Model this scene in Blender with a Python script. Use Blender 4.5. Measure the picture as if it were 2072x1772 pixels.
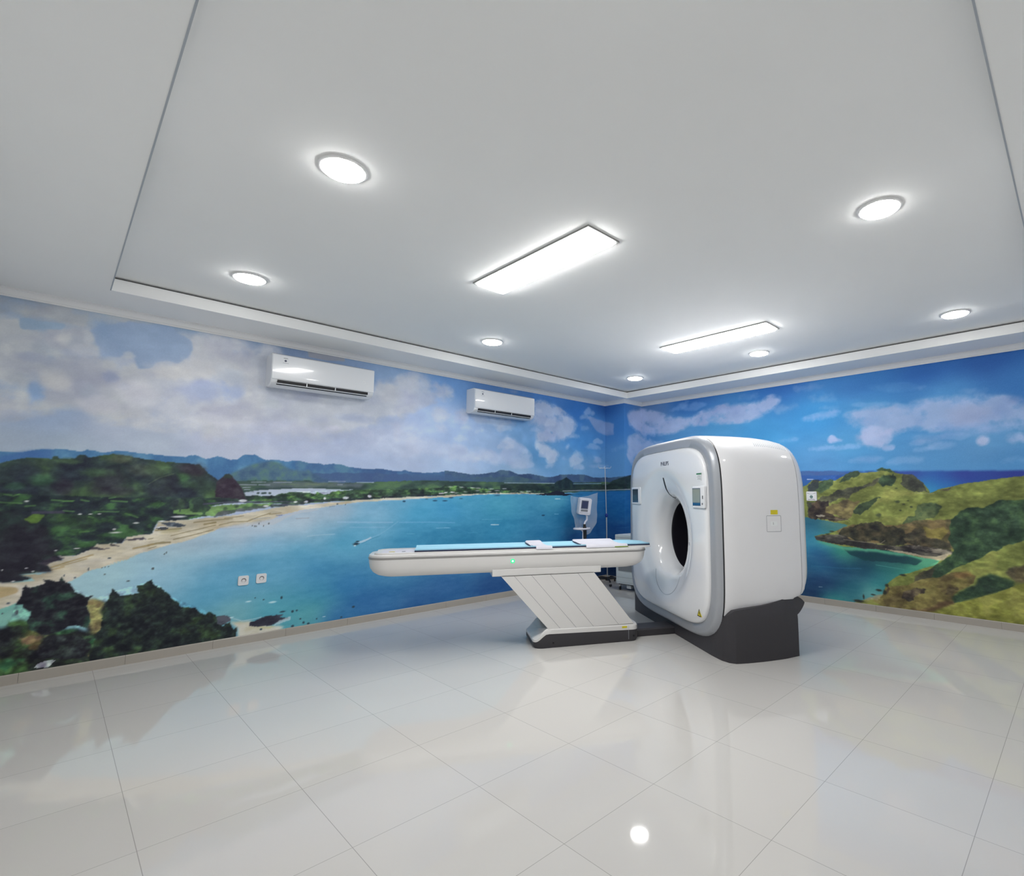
import bpy, bmesh, math, random
import numpy as np
from mathutils import Vector, Matrix
for o in list(bpy.data.objects): bpy.data.objects.remove(o)
SC = bpy.context.scene
COL = SC.collection
rnd = random.Random(7)
PI = math.pi

# ------------------------------------------------------------------ camera
CAM_Z = 1.406
def make_camera():
    a, t, r = math.radians(47.7 - 4.1186), math.radians(6.3315), math.radians(-0.0555)
    fw = Vector((math.cos(a)*math.cos(t), math.sin(a)*math.cos(t), math.sin(t)))
    rt = Vector((math.sin(a), -math.cos(a), 0)); up = rt.cross(fw)
    rt2 = rt*math.cos(r) + up*math.sin(r); up2 = up*math.cos(r) - rt*math.sin(r)
    cam = bpy.data.cameras.new('camera'); o = bpy.data.objects.new('camera', cam); COL.objects.link(o)
    M = Matrix((rt2, up2, -fw)).transposed().to_4x4(); M.translation = Vector((0, 0, CAM_Z))
    o.matrix_world = M
    cam.sensor_fit = 'HORIZONTAL'; cam.sensor_width = 36.0
    cam.lens = 1040.08/2072*36.0
    cam.shift_x = -(1199.53-1036)/2072; cam.shift_y = 0
    cam.clip_start = 0.05; cam.clip_end = 60
    SC.camera = o
make_camera()

# ------------------------------------------------------------------ world, exposure
W = bpy.data.worlds.new('world'); SC.world = W; W.use_nodes = True
W.node_tree.nodes['Background'].inputs[0].default_value = (.9, .93, 1, 1)
W.node_tree.nodes['Background'].inputs[1].default_value = 0.02
SC.view_settings.view_transform = 'Standard'
try: SC.view_settings.look = 'None'
except Exception: pass
SC.view_settings.gamma = 1.0
SC.view_settings.use_curve_mapping = False
SC.view_settings.exposure = 0.04
SC.cycles.max_bounces = 8
PANEL_E = 35.0      # emission of the two LED panels
LAMP_E = 60.0       # emission of the round downlights
LAMP_COL = (1.0, 0.985, 0.96, 1)

# ------------------------------------------------------------------ materials
def lin(c):
    c = c/255.0
    return c/12.92 if c <= .04045 else ((c+.055)/1.055)**2.4
def rgb(r, g, b): return (lin(r), lin(g), lin(b), 1)
def mat(name, col, rough=.5, metal=0, coat=0, noise=0, nscale=30, bump=0, bscale=200, emit=None, es=0, spec=.5, alpha=1, trans=0, ior=1.45):
    m = bpy.data.materials.new(name); m.use_nodes = True
    nt = m.node_tree; b = nt.nodes['Principled BSDF']
    b.inputs['Base Color'].default_value = col
    b.inputs['Roughness'].default_value = rough
    b.inputs['Metallic'].default_value = metal
    b.inputs['Specular IOR Level'].default_value = spec
    b.inputs['IOR'].default_value = ior
    b.inputs['Alpha'].default_value = alpha
    b.inputs['Transmission Weight'].default_value = trans
    if coat:
        b.inputs['Coat Weight'].default_value = coat; b.inputs['Coat Roughness'].default_value = .04
    if emit:
        b.inputs['Emission Color'].default_value = emit; b.inputs['Emission Strength'].default_value = es
    tc = nt.nodes.new('ShaderNodeTexCoord')
    if noise:
        n = nt.nodes.new('ShaderNodeTexNoise'); n.inputs['Scale'].default_value = nscale; n.inputs['Detail'].default_value = 4
        nt.links.new(tc.outputs['Object'], n.inputs['Vector'])
        r = nt.nodes.new('ShaderNodeMapRange'); r.inputs[3].default_value = 1-noise; r.inputs[4].default_value = 1+noise
        nt.links.new(n.outputs[0], r.inputs[0])
        mx = nt.nodes.new('ShaderNodeVectorMath'); mx.operation = 'SCALE'; mx.inputs[0].default_value = col[:3]
        nt.links.new(r.outputs[0], mx.inputs['Scale']); nt.links.new(mx.outputs[0], b.inputs['Base Color'])
    if bump:
        n = nt.nodes.new('ShaderNodeTexNoise'); n.inputs['Scale'].default_value = bscale; n.inputs['Detail'].default_value = 3
        nt.links.new(tc.outputs['Object'], n.inputs['Vector'])
        bp = nt.nodes.new('ShaderNodeBump'); bp.inputs['Strength'].default_value = bump; bp.inputs['Distance'].default_value = .002
        nt.links.new(n.outputs[0], bp.inputs['Height']); nt.links.new(bp.outputs[0], b.inputs['Normal'])
    return m

M = {}
M['ceiling'] = mat('ceiling_paint', (.92, .925, .92, 1), .75, noise=.012, nscale=3, bump=.05, bscale=150)
M['wallpaint'] = mat('wall_paint', (.88, .88, .87, 1), .7, noise=.01, nscale=4)
M['trim'] = mat('trim_paint', (.87, .87, .87, 1), .55, noise=.01, nscale=20)
M['white'] = mat('white_gloss_shell', (.84, .85, .87, 1), .22, coat=1.0, noise=.01, nscale=8)
M['white2'] = mat('white_satin_shell', (.81, .81, .83, 1), .35, coat=.8, noise=.012, nscale=8)
M['tablewhite'] = mat('table_enamel', (.71, .70, .69, 1), .3, coat=.3, noise=.01, nscale=9)
M['silver'] = mat('silver_trim', (.40, .42, .455, 1), .34, metal=.3, noise=.03, nscale=60)
M['rail'] = mat('aluminium_rail', (.36, .355, .35, 1), .35, metal=.4, noise=.02, nscale=40)
M['dark'] = mat('charcoal_base', (.040, .038, .044, 1), .48, noise=.05, nscale=90, bump=.1, bscale=400)
M['black'] = mat('black_gap', (.008, .008, .012, 1), .4, noise=.05)
M['bore'] = mat('bore_liner', (.010, .009, .014, 1), .25, noise=.05)
M['mat'] = mat('light_blue_mat', rgb(165, 218, 240), .55, noise=.02, nscale=40, bump=.1, bscale=300)
M['navy'] = mat('navy_edge', rgb(38, 42, 72), .6, noise=.05, nscale=50)
M['strap'] = mat('grey_strap', rgb(208, 208, 218), .75, noise=.05, nscale=120, bump=.25, bscale=500)
M['yellow'] = mat('yellow_label', rgb(215, 200, 40), .5, noise=.04, nscale=80)
M['green'] = mat('green_label', rgb(120, 150, 30), .5, noise=.04, nscale=80)
M['labelwhite'] = mat('label_white', rgb(232, 235, 236), .45, noise=.02)
M['labelgreen'] = mat('label_green', rgb(60, 125, 90), .5, noise=.02)
M['ink'] = mat('grey_ink', rgb(92, 98, 116), .5, noise=.02)
M['blackink'] = mat('black_ink', rgb(28, 28, 32), .5, noise=.02)
M['seam'] = mat('seam_grey', rgb(125, 128, 134), .6, noise=.02)
M['softseam'] = mat('soft_seam', rgb(172, 178, 186), .45, noise=.02)
M['screen'] = mat('screen_glass', rgb(150, 158, 152), .12, noise=.05, nscale=12)
M['screendark'] = mat('screen_dark', rgb(62, 78, 92), .12, noise=.12, nscale=14)
M['bezel'] = mat('screen_bezel', rgb(60, 84, 112), .3, noise=.02)
M['screenblue'] = mat('screen_blue', rgb(40, 92, 140), .2, noise=.02)
M['shadowgap'] = mat('recess_shade', (.16, .16, .165, 1), .8, noise=.02)  # dark grey puts the shade of the tray recess into its colour
M['led'] = mat('green_led', (.05, .9, .35, 1), .4, emit=(.02, .55, .20, 1), es=.7, noise=.01)
M['ledcore'] = mat('green_led_core', (.6, 1, .8, 1), .4, emit=(.55, 1, .75, 1), es=1.0, noise=.01)
M['acwhite'] = mat('ac_plastic', (.80, .82, .85, 1), .18, coat=.4, noise=.008, nscale=6)
M['steel'] = mat('brushed_steel', (.62, .62, .62, 1), .3, metal=.8, noise=.03, nscale=60)
M['bluefix'] = mat('blue_knob', rgb(22, 50, 130), .4, noise=.03)
M['rubber'] = mat('black_rubber', (.02, .02, .022, 1), .6, noise=.05, nscale=60)
M['cart'] = mat('cart_enamel', rgb(196, 204, 206), .45, noise=.02, nscale=12)
M['cartdark'] = mat('cart_panel', rgb(128, 132, 136), .5, noise=.03, nscale=12)
M['film'] = mat('clear_plastic_film', (.80, .88, .92, 1), .12, alpha=.15, noise=.04, nscale=9)
M['monitor'] = mat('monitor_plastic', rgb(222, 222, 232), .35, noise=.015, nscale=14)
M['outlet'] = mat('outlet_plastic', rgb(226, 226, 228), .35, noise=.01)
M['outletdark'] = mat('outlet_recess', rgb(120, 118, 120), .5, noise=.02)
M['baseboard'] = mat('baseboard_tile', rgb(170, 164, 155), .22, noise=.03, nscale=5, coat=.2)
M['lamprim'] = mat('lamp_rim', (.8, .8, .8, 1), .4, noise=.01)
M['panel'] = mat('led_panel_diffuser', (1, 1, 1, 1), .6, emit=LAMP_COL, es=PANEL_E, noise=.005)
M['lamp'] = mat('downlight_diffuser', (1, 1, 1, 1), .6, emit=LAMP_COL, es=LAMP_E, noise=.005)
M['paneltrim'] = mat('panel_frame', rgb(150, 152, 150), .5, noise=.02)

# floor: 60 cm polished porcelain tiles
TILE, TOX, TOY = 0.6, 2.1513, 1.6394
def floor_material():
    m = bpy.data.materials.new('polished_tile'); m.use_nodes = True
    nt = m.node_tree; b = nt.nodes['Principled BSDF']; N = nt.nodes.new; L = nt.links.new
    geo = N('ShaderNodeNewGeometry'); sep = N('ShaderNodeSeparateXYZ'); L(geo.outputs['Position'], sep.inputs[0])
    def math_(op, a, bb=None):
        n = N('ShaderNodeMath'); n.operation = op
        for i, v in enumerate((a, bb)):
            if v is None: continue
            if isinstance(v, (int, float)): n.inputs[i].default_value = v
            else: L(v, n.inputs[i])
        return n.outputs[0]
    g = []; cells = []
    for ax, off in (('X', TOX), ('Y', TOY)):
        q = math_('DIVIDE', math_('SUBTRACT', sep.outputs[ax], off), TILE)
        q = math_('ADD', q, 50.0)
        cells.append(math_('FLOOR', q))
        f = math_('FRACT', q)
        d = math_('MINIMUM', f, math_('SUBTRACT', 1.0, f))
        g.append(d)
    d = math_('MINIMUM', g[0], g[1])
    mr = N('ShaderNodeMapRange'); mr.inputs[1].default_value = .0010; mr.inputs[2].default_value = .0030; mr.inputs[3].default_value = 1; mr.inputs[4].default_value = 0
    L(d, mr.inputs[0])
    comb = N('ShaderNodeCombineXYZ'); L(cells[0], comb.inputs[0]); L(cells[1], comb.inputs[1])
    wn = N('ShaderNodeTexWhiteNoise'); wn.noise_dimensions = '3D'; L(comb.outputs[0], wn.inputs[0])
    nz = N('ShaderNodeTexNoise'); nz.inputs['Scale'].default_value = 1.3; nz.inputs['Detail'].default_value = 5; L(geo.outputs['Position'], nz.inputs['Vector'])
    tint = N('ShaderNodeMix'); tint.data_type = 'RGBA'
    tint.inputs[6].default_value = (.570, .553, .528, 1); tint.inputs[7].default_value = (.612, .598, .575, 1)
    v = math_('ADD', math_('MULTIPLY', wn.outputs[0], .35), math_('MULTIPLY', nz.outputs[0], .65))
    L(v, tint.inputs[0])
    gm = N('ShaderNodeMix'); gm.data_type = 'RGBA'; L(math_('MULTIPLY', mr.outputs[0], .62), gm.inputs[0])
    L(tint.outputs[2], gm.inputs[6]); gm.inputs[7].default_value = (.16, .15, .14, 1)
    L(gm.outputs[2], b.inputs['Base Color'])
    b.inputs['Roughness'].default_value = .045
    b.inputs['IOR'].default_value = 1.5
    bp = N('ShaderNodeBump'); bp.inputs['Strength'].default_value = .03; bp.inputs['Distance'].default_value = .01
    nz2 = N('ShaderNodeTexNoise'); nz2.inputs['Scale'].default_value = 2.2; L(geo.outputs['Position'], nz2.inputs['Vector'])
    L(nz2.outputs[0], bp.inputs['Height']); L(bp.outputs[0], b.inputs['Normal'])
    return m
M['floor'] = floor_material()

# ------------------------------------------------------------------ mesh helpers
class MB:
    def __init__(s): s.v = []; s.f = []
    def add(s, vs, fs, T=None):
        o = len(s.v)
        for p in vs:
            p = Vector(p)
            if T is not None: p = T @ p
            s.v.append(tuple(p))
        for f in fs: s.f.append([i+o for i in f])
        return s
    def box(s, x0, x1, y0, y1, z0, z1, T=None):
        vs = [(x, y, z) for x in (x0, x1) for y in (y0, y1) for z in (z0, z1)]
        fs = [(0, 1, 3, 2), (4, 6, 7, 5), (0, 4, 5, 1), (2, 3, 7, 6), (0, 2, 6, 4), (1, 5, 7, 3)]
        return s.add(vs, fs, T)
    def loft(s, rings, closed=True, cap0=True, cap1=True, T=None):
        n = len(rings[0]); vs = [p for r in rings for p in r]; fs = []
        for k in range(len(rings)-1):
            for i in range(n if closed else n-1):
                j = (i+1) % n
                fs.append((k*n+i, k*n+j, (k+1)*n+j, (k+1)*n+i))
        if cap0: fs.append(tuple(range(n-1, -1, -1)))
        if cap1: fs.append(tuple((len(rings)-1)*n+i for i in range(n)))
        return s.add(vs, fs, T)
    def tube(s, pts, r, n=10, cap=True, T=None):
        pts = [Vector(p) for p in pts]; rings = []; rr = r if isinstance(r, (list, tuple)) else [r]*len(pts)
        prev = None
        for i, p in enumerate(pts):
            d = (pts[min(i+1, len(pts)-1)] - pts[max(i-1, 0)]).normalized()
            if prev is None:
                a = Vector((0, 0, 1)) if abs(d.z) < .9 else Vector((1, 0, 0))
                u = d.cross(a).normalized()
            else: u = (prev - d*prev.dot(d)).normalized()
            prev = u; w = d.cross(u)
            rings.append([p + (u*math.cos(t)+w*math.sin(t))*rr[i] for t in [2*PI*k/n for k in range(n)]])
        return s.loft(rings, True, cap, cap, T)
    def lathe(s, prof, n=32, T=None, cap0=True, cap1=True):   # prof: (r,z) around z
        rings = [[(r*math.cos(2*PI*k/n), r*math.sin(2*PI*k/n), z) for k in range(n)] for r, z in prof]
        return s.loft(rings, True, cap0, cap1, T)
    def build(s, name, m, parent=None, smooth=False, bevel=0, seg=2, angle=35, loc=None):
        me = bpy.data.meshes.new(name); me.from_pydata(s.v, [], s.f); me.update()
        bm = bmesh.new(); bm.from_mesh(me); bmesh.ops.recalc_face_normals(bm, faces=bm.faces); bm.to_mesh(me); bm.free()
        me.materials.append(m)
        if smooth:
            me.polygons.foreach_set('use_smooth', [True]*len(me.polygons))
            try: me.set_sharp_from_angle(angle=math.radians(angle))
            except Exception: pass
        o = bpy.data.objects.new(name, me); COL.objects.link(o)
        if parent is not None: o.parent = parent
        if loc: o.location = loc
        if bevel:
            b = o.modifiers.new('bevel', 'BEVEL'); b.width = bevel; b.segments = seg; b.limit_method = 'ANGLE'; b.angle_limit = math.radians(40)
            b.harden_normals = False
            me.polygons.foreach_set('use_smooth', [True]*len(me.polygons))
            try: me.set_sharp_from_angle(angle=math.radians(30))
            except Exception: pass
        return o
def box(name, m, b, parent=None, bevel=0, seg=2): return MB().box(*b).build(name, m, parent, bevel=bevel, seg=seg)
def thing(name, label, cat, loc=(0, 0, 0), rz=0, group=None):
    o = bpy.data.objects.new(name, None); COL.objects.link(o); o.location = loc; o.rotation_euler = (0, 0, rz)
    o.empty_display_size = .1
    return tag(o, label, cat, group)
def tag(o, label, cat, group=None):
    o['label'] = label; o['category'] = cat
    if group: o['group'] = group
    return o
def struct(o): o['kind'] = 'structure'; return o
def dup(root, loc, label, rz=None):
    r = root.copy(); COL.objects.link(r); r.location = loc; r['label'] = label
    if rz is not None: r.rotation_euler = (0, 0, rz)
    for ch in list(root.children):
        c = ch.copy(); COL.objects.link(c); c.parent = r
        for g in ch.children:
            d = g.copy(); COL.objects.link(d); d.parent = c
    return r
def rrect(w, h, r, n=6, c=(0, 0)):
    pts = []
    for cx, cy, a0 in ((w/2-r, h/2-r, 0), (-w/2+r, h/2-r, 90), (-w/2+r, -h/2+r, 180), (w/2-r, -h/2+r, 270)):
        for k in range(n+1):
            a = math.radians(a0+90*k/n); pts.append((c[0]+cx+r*math.cos(a), c[1]+cy+r*math.sin(a)))
    return pts
def text_mesh(name, txt, size, m, parent, loc, X, Y, width=None, ext=.0006):
    cu = bpy.data.curves.new(name, 'FONT'); cu.body = txt; cu.size = size; cu.extrude = ext; cu.align_x = 'CENTER'; cu.align_y = 'CENTER'
    cu.offset = size*.012
    t = bpy.data.objects.new(name+'_tmp', cu); COL.objects.link(t)
    dg = bpy.context.evaluated_depsgraph_get(); dg.update()
    me = bpy.data.meshes.new_from_object(t.evaluated_get(dg)); bpy.data.objects.remove(t)
    me.name = name
    co = np.array([v.co[:] for v in me.vertices])
    if width:
        sx = width/(co[:, 0].max()-co[:, 0].min())
        for v in me.vertices: v.co.x *= sx
    me.materials.clear(); me.materials.append(m)
    o = bpy.data.objects.new(name, me); COL.objects.link(o); o.parent = parent
    X = Vector(X); Y = Vector(Y); Z = X.cross(Y)
    R = Matrix((X, Y, Z)).transposed().to_4x4(); R.translation = Vector(loc); o.matrix_local = R
    return o

# ------------------------------------------------------------------ room
X0, X1, Y0, Y1 = -0.46, 7.018, -0.46, 5.935
XC, YC = 6.546, 5.499           # corner column
ZS, ZT = 3.005, 3.122           # soffit and tray ceiling
TX0, TX1, TY0, TY1 = .203, 6.505, .140, 5.406
H3 = 3.25
struct(box('floor', M['floor'], (X0-.1, X1+.1, Y0-.1, Y1+.1, -.1, 0)))
ce = MB().box(X0-.1, X1+.1, Y0-.1, Y1+.1, ZT, H3)
struct(ce.build('ceiling', M['ceiling']))
sf = MB()
def ring_box(mb, a, b, z0, z1):     # frame between outer rect a and inner rect b
    (ax0, ax1, ay0, ay1), (bx0, bx1, by0, by1) = a, b
    mb.box(ax0, ax1, ay0, by0, z0, z1); mb.box(ax0, ax1, by1, ay1, z0, z1)
    mb.box(ax0, bx0, by0, by1, z0, z1); mb.box(bx1, ax1, by0, by1, z0, z1)
ring_box(sf, (X0, X1, Y0, Y1), (TX0, TX1, TY0, TY1), ZS, ZT-.018)
struct(sf.build('trim_1', M['ceiling']))
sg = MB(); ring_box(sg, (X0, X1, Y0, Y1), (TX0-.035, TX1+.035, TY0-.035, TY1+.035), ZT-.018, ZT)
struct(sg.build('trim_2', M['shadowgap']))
cb = MB()        # thin strip added to draw a dark shadow-gap line on two near tray edges
cb.box(TX0-.003, TX0+.004, TY0-.003, TY1, ZS-.003, ZS+.006); cb.box(TX0+.004, TX1, TY0-.003, TY0+.004, ZS-.003, ZS+.006)
struct(cb.build('trim_4', M['softseam']))
# cornice: profile swept round the room and the corner column
path = [(X0, Y0), (X1, Y0), (X1, YC), (XC, YC), (XC, Y1), (X0, Y1)]
def sweep(mb, path, prof):
    n = len(path); rings = []
    for i in range(n):
        p0, p1, p2 = Vector(path[i-1]), Vector(path[i]), Vector(path[(i+1) % n])
        d0 = (p1-p0).normalized(); d1 = (p2-p1).normalized()
        n0 = Vector((-d0.y, d0.x)); n1 = Vector((-d1.y, d1.x))
        m = (n0+n1); m = m/(m.length_squared/2)
        rings.append([(p1.x+m.x*a, p1.y+m.y*a, z) for a, z in prof])
    rings.append(rings[0])
    return mb.loft(rings, True, False, False)
ZC = 2.942
cprof = [(0, ZC), (.006, ZC), (.008, ZC+.012), (.016, ZC+.016), (.022, ZC+.032), (.034, ZC+.046), (.038, ZC+.050), (.044, ZC+.052), (.044, ZS), (0, ZS)]
struct(sweep(MB(), path, cprof).build('trim_3', M['trim'], smooth=True, angle=25))
bprof = [(0, 0), (.012, 0), (.012, .070), (.009, .0765), (0, .0765)]
def bb(name, pts):
    mb = MB()
    for (a, b) in pts:
        a = Vector(a); b = Vector(b); d = (b-a).normalized(); nn = Vector((-d.y, d.x))
        L = (b-a).length; k = 0; s = 0
        while s < L-1e-4:
            e = min(L, s+TILE)
            r = [[(a.x+d.x*t+nn.x*w, a.y+d.y*t+nn.y*w, z) for w, z in bprof] for t in (s+.0008, e-.0008)]
            mb.loft(r, True, True, True); s = e
    return struct(mb.build(name, M['baseboard']))
bb('baseboard_left', [((XC, Y1), (X0, Y1)), ((XC, YC), (XC, Y1))])
bb('baseboard_right', [((X1, Y0), (X1, YC)), ((X1, YC), (XC, YC))])
bb('baseboard_front', [((X0, Y0), (X1, Y0))])
bb('baseboard_back', [((X0, Y1), (X0, Y0))])
struct(box('wall_front', M['wallpaint'], (X0-.1, X1+.1, Y0-.1, Y0, 0, ZT)))
struct(box('wall_back', M['wallpaint'], (X0-.1, X0, Y0, Y1+.1, 0, ZT)))
import json
# ------------------------------------------------------------------ printed wallpaper mural
# The wallpaper is one continuous print unrolled along the walls: s runs along the left wall, round the corner
# column and along the right wall. Its drawing is a list of shapes in wall millimetres, coloured per vertex.
MRES = .0065
S_MAX = 13.44
def _lat(seed): return np.random.RandomState(seed).rand(256, 256)
_LATS = [_lat(11+i) for i in range(6)]
def vnoise(x, y, k):
    L = _LATS[k % 6]; xi = np.floor(x).astype(int); yi = np.floor(y).astype(int)
    fx = x-xi; fy = y-yi; fx = fx*fx*(3-2*fx); fy = fy*fy*(3-2*fy)
    a = L[xi % 256, yi % 256]; b = L[(xi+1) % 256, yi % 256]; c = L[xi % 256, (yi+1) % 256]; d = L[(xi+1) % 256, (yi+1) % 256]
    return (a*(1-fx)+b*fx)*(1-fy)+(c*(1-fx)+d*fx)*fy
def fbm(x, y, sc, oct=4, seed=0, st=1.0):
    r = np.zeros(np.broadcast(x, y).shape); amp = 1; tot = 0
    for o in range(oct):
        f = sc*2**o
        r += amp*vnoise(x*f/st+17.3*o+seed*3.1, y*f+9.7*o+seed*1.7, o+seed); tot += amp; amp *= .55
    return r/tot
def boxblur(m, r):
    for ax in (0, 1):
        for _ in range(3):
            if r < 1: return m
            p = np.pad(m, [(r+1, r) if a == ax else (0, 0) for a in (0, 1)], mode='edge')
            c = np.cumsum(p, axis=ax)
            n = m.shape[ax]
            hi = np.take(c, range(2*r+1, 2*r+1+n), axis=ax); lo = np.take(c, range(0, n), axis=ax)
            m = (hi-lo)/(2*r+1)
    return m
def softedge(m):
    p = np.pad(m, 1, mode='edge')
    return (p[1:-1, 1:-1]*4+p[:-2, 1:-1]+p[2:, 1:-1]+p[1:-1, :-2]+p[1:-1, 2:])/8
def paint_mural(ops, S0=-.46, S1=S_MAX, Z1=3.0):
    ns = int(round((S1-S0)/MRES))+1; nz = int(round(Z1/MRES))+1
    gs = S0+np.arange(ns)*MRES; gz = np.arange(nz)*MRES
    C = np.zeros((ns, nz, 3))
    def inside(P, X, Y):
        m = np.zeros(X.shape, bool)
        n = len(P)
        for i in range(n):
            x0, y0 = P[i]; x1, y1 = P[(i+1) % n]
            if y0 == y1: continue
            c = (y0 > Y) != (y1 > Y)
            m ^= c & (X < (x1-x0)*(Y-y0)/(y1-y0)+x0)
        return m
    def window(a0, b0, a1, b1, pad):
        i0 = max(0, int((a0-pad-S0)/MRES)); i1 = min(ns, int((a1+pad-S0)/MRES)+2)
        j0 = max(0, int((b0-pad)/MRES)); j1 = min(nz, int((b1+pad)/MRES)+2)
        return i0, i1, j0, j1
    for k, op in enumerate(ops):
        kind = op[0]
        if kind == 'e':
            x, y, rx, ry = [v/1000 for v in op[1]]; col, al, nn = op[2:5]
            g = 2.0 if nn else 1.3
            i0, i1, j0, j1 = window(x-g*rx, y-g*ry, x+g*rx, y+g*ry, .01)
            if i1 <= i0 or j1 <= j0: continue
            X, Y = np.meshgrid(gs[i0:i1], gz[j0:j1], indexing='ij')
            if nn:
                sc = .9/max(.02, min(rx, ry))
                X = X+(fbm(X, Y, sc, 3, k % 5)-.5)*rx*nn*1.6; Y = Y+(fbm(X, Y, sc, 3, k % 5+1)-.5)*ry*nn*1.6
                d = ((X-x)/rx)**2+((Y-y)/ry)**2; a = np.exp(-d*d*.9)*al
            else:
                d = np.sqrt(((X-x)/rx)**2+((Y-y)/ry)**2); w = min(.9, MRES*.9/max(.004, min(rx, ry)))
                a = np.clip((1-d)/w+.5, 0, 1)*al
            C[i0:i1, j0:j1] += (np.array(col)-C[i0:i1, j0:j1])*a[..., None]
            continue
        P = np.array(op[1]).reshape(-1, 2)/1000.0
        if kind == 'l':
            col, al, w = op[2:5]; w = w/1000*.75
            i0, i1, j0, j1 = window(P[:, 0].min(), P[:, 1].min(), P[:, 0].max(), P[:, 1].max(), w+.02)
            if i1 <= i0 or j1 <= j0: continue
            X, Y = np.meshgrid(gs[i0:i1], gz[j0:j1], indexing='ij')
            D = np.full(X.shape, 9.0)
            for (x0, y0), (x1, y1) in zip(P, P[1:]):
                L2 = max(1e-9, (x1-x0)**2+(y1-y0)**2); t = np.clip(((X-x0)*(x1-x0)+(Y-y0)*(y1-y0))/L2, 0, 1)
                D = np.minimum(D, np.hypot(X-x0-t*(x1-x0), Y-y0-t*(y1-y0)))
            D = D*(1+.8*(fbm(X, Y, 30, 2, k % 5)-.5))
            a = np.clip((w/2-D)/MRES+.6, 0, 1)*al
            C[i0:i1, j0:j1] += (np.array(col)-C[i0:i1, j0:j1])*a[..., None]
            continue
        if kind == 'f':
            i0, i1, j0, j1 = window(P[:, 0].min(), P[:, 1].min(), P[:, 0].max(), P[:, 1].max(), 0)
            X, Y = np.meshgrid(gs[i0:i1], gz[j0:j1], indexing='ij')
            m = boxblur(inside(P, X, Y).astype(float), 1)
            q = 8; Xc, Yc = np.meshgrid(gs[i0:i1:q], gz[j0:j1:q], indexing='ij')      # coarse grid, then bilinear
            num = np.zeros(Xc.shape+(3,)); den = np.zeros(Xc.shape)
            for s in op[2]:
                d2 = ((Xc-s[0]/1000)*.62)**2+(Yc-s[1]/1000)**2+.0008
                w = d2**-1.6; num += w[..., None]*np.array(s[2:5]); den += w
            F = num/den[..., None]
            for _ in range(2):
                F = (np.pad(F, ((1, 1), (0, 0), (0, 0)), mode='edge')[:-2]+F*2+np.pad(F, ((1, 1), (0, 0), (0, 0)), mode='edge')[2:])/4
                G = np.pad(F, ((0, 0), (1, 1), (0, 0)), mode='edge'); F = (G[:, :-2]+F*2+G[:, 2:])/4
            u = np.minimum(np.arange(i1-i0)/q, F.shape[0]-1.001); v = np.minimum(np.arange(j1-j0)/q, F.shape[1]-1.001)
            a = u.astype(int); b = v.astype(int); fu = (u-a)[:, None, None]; fv = (v-b)[None, :, None]
            F = (F[a][:, b]*(1-fv)+F[a][:, b+1]*fv)*(1-fu)+(F[a+1][:, b]*(1-fv)+F[a+1][:, b+1]*fv)*fu
            C[i0:i1, j0:j1] += (F-C[i0:i1, j0:j1])*m[..., None]
            continue
        if kind == 'd':     # leafy / billowy fine structure inside a region
            amp, sc, st, tint, rim = op[2:7]
            i0, i1, j0, j1 = window(P[:, 0].min(), P[:, 1].min(), P[:, 0].max(), P[:, 1].max(), .05)
            X, Y = np.meshgrid(gs[i0:i1], gz[j0:j1], indexing='ij')
            m = inside(P, X, Y).astype(float)
            m = boxblur(m, rim) if rim else softedge(m)
            n = fbm(X, Y, sc, 3, k % 5, st)-.5
            n = np.where(n > 0, n*1.5, n)*2
            base = C[i0:i1, j0:j1]
            C[i0:i1, j0:j1] = base+(n*m*amp)[..., None]*np.array(tint)*(.35+base/110.0)
            continue
        if kind == 's':     # horizontally drawn-out ripples on the sea
            amp, st = op[2:4]
            i0, i1, j0, j1 = window(P[:, 0].min(), P[:, 1].min(), P[:, 0].max(), P[:, 1].max(), 0)
            X, Y = np.meshgrid(gs[i0:i1], gz[j0:j1], indexing='ij')
            Y2 = Y-.02*np.sin(X*1.1)
            n = (fbm(X, Y2, 9, 4, 2, st*2.2)-.5)*2.2+(fbm(X, Y2, 34, 2, 4, st)-.5)*1.1
            C[i0:i1, j0:j1] += n[..., None]*amp*np.array([1.1, 1.0, .8])
            continue
        col, al, bl, namp, nsc, tex, ts, st = op[2:10]
        pad = .02+bl/1000*2+namp*.06
        i0, i1, j0, j1 = window(P[:, 0].min(), P[:, 1].min(), P[:, 0].max(), P[:, 1].max(), pad)
        if i1 <= i0 or j1 <= j0: continue
        X, Y = np.meshgrid(gs[i0:i1], gz[j0:j1], indexing='ij')
        r = max(1, int(bl/1000/MRES*.8))
        Xn, Yn = X, Y
        if namp:
            wa = namp*min(.10, .35/nsc)
            Xn = X+(fbm(X, Y, nsc, 4, k % 6)-.5)*wa*2; Yn = Y+(fbm(X, Y, nsc, 4, (k+2) % 6)-.5)*wa*2
        m = inside(P, Xn, Yn).astype(float)
        if kind == 'c':     # cloud: wide soft rim broken up into billows
            f = fbm(X, Y, 4.2+120/bl, 6, (k+1) % 6, 1.25)
            bil = 1-abs(2*fbm(X, Y, 7+200/bl, 4, (k+4) % 6, 1.15)-1)*1.0
            m = boxblur(m, max(1, int(bl/1000/MRES*.6))); gate = np.clip(m/.22, 0, 1)
            m = gate*gate*(3-2*gate)*np.clip((m-.40+(f-.5)*1.7+(bil-.78)*.6)/(.95)+.56, 0, 1)*np.clip(.72+.7*f-.05, 0, 1)
        elif bl > 5: m = boxblur(m, r)
        elif bl > 3: m = softedge(m)
        if bl > 8 and kind != 'c':
            m = np.clip((m-.5+(fbm(X, Y, nsc*1.6, 5, (k+1) % 6)-.5)*.9*min(1, namp+.2))/.55+.5, 0, 1)
            m = m*m*(3-2*m)
        c = np.array(col, float)[None, None, :]
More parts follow.
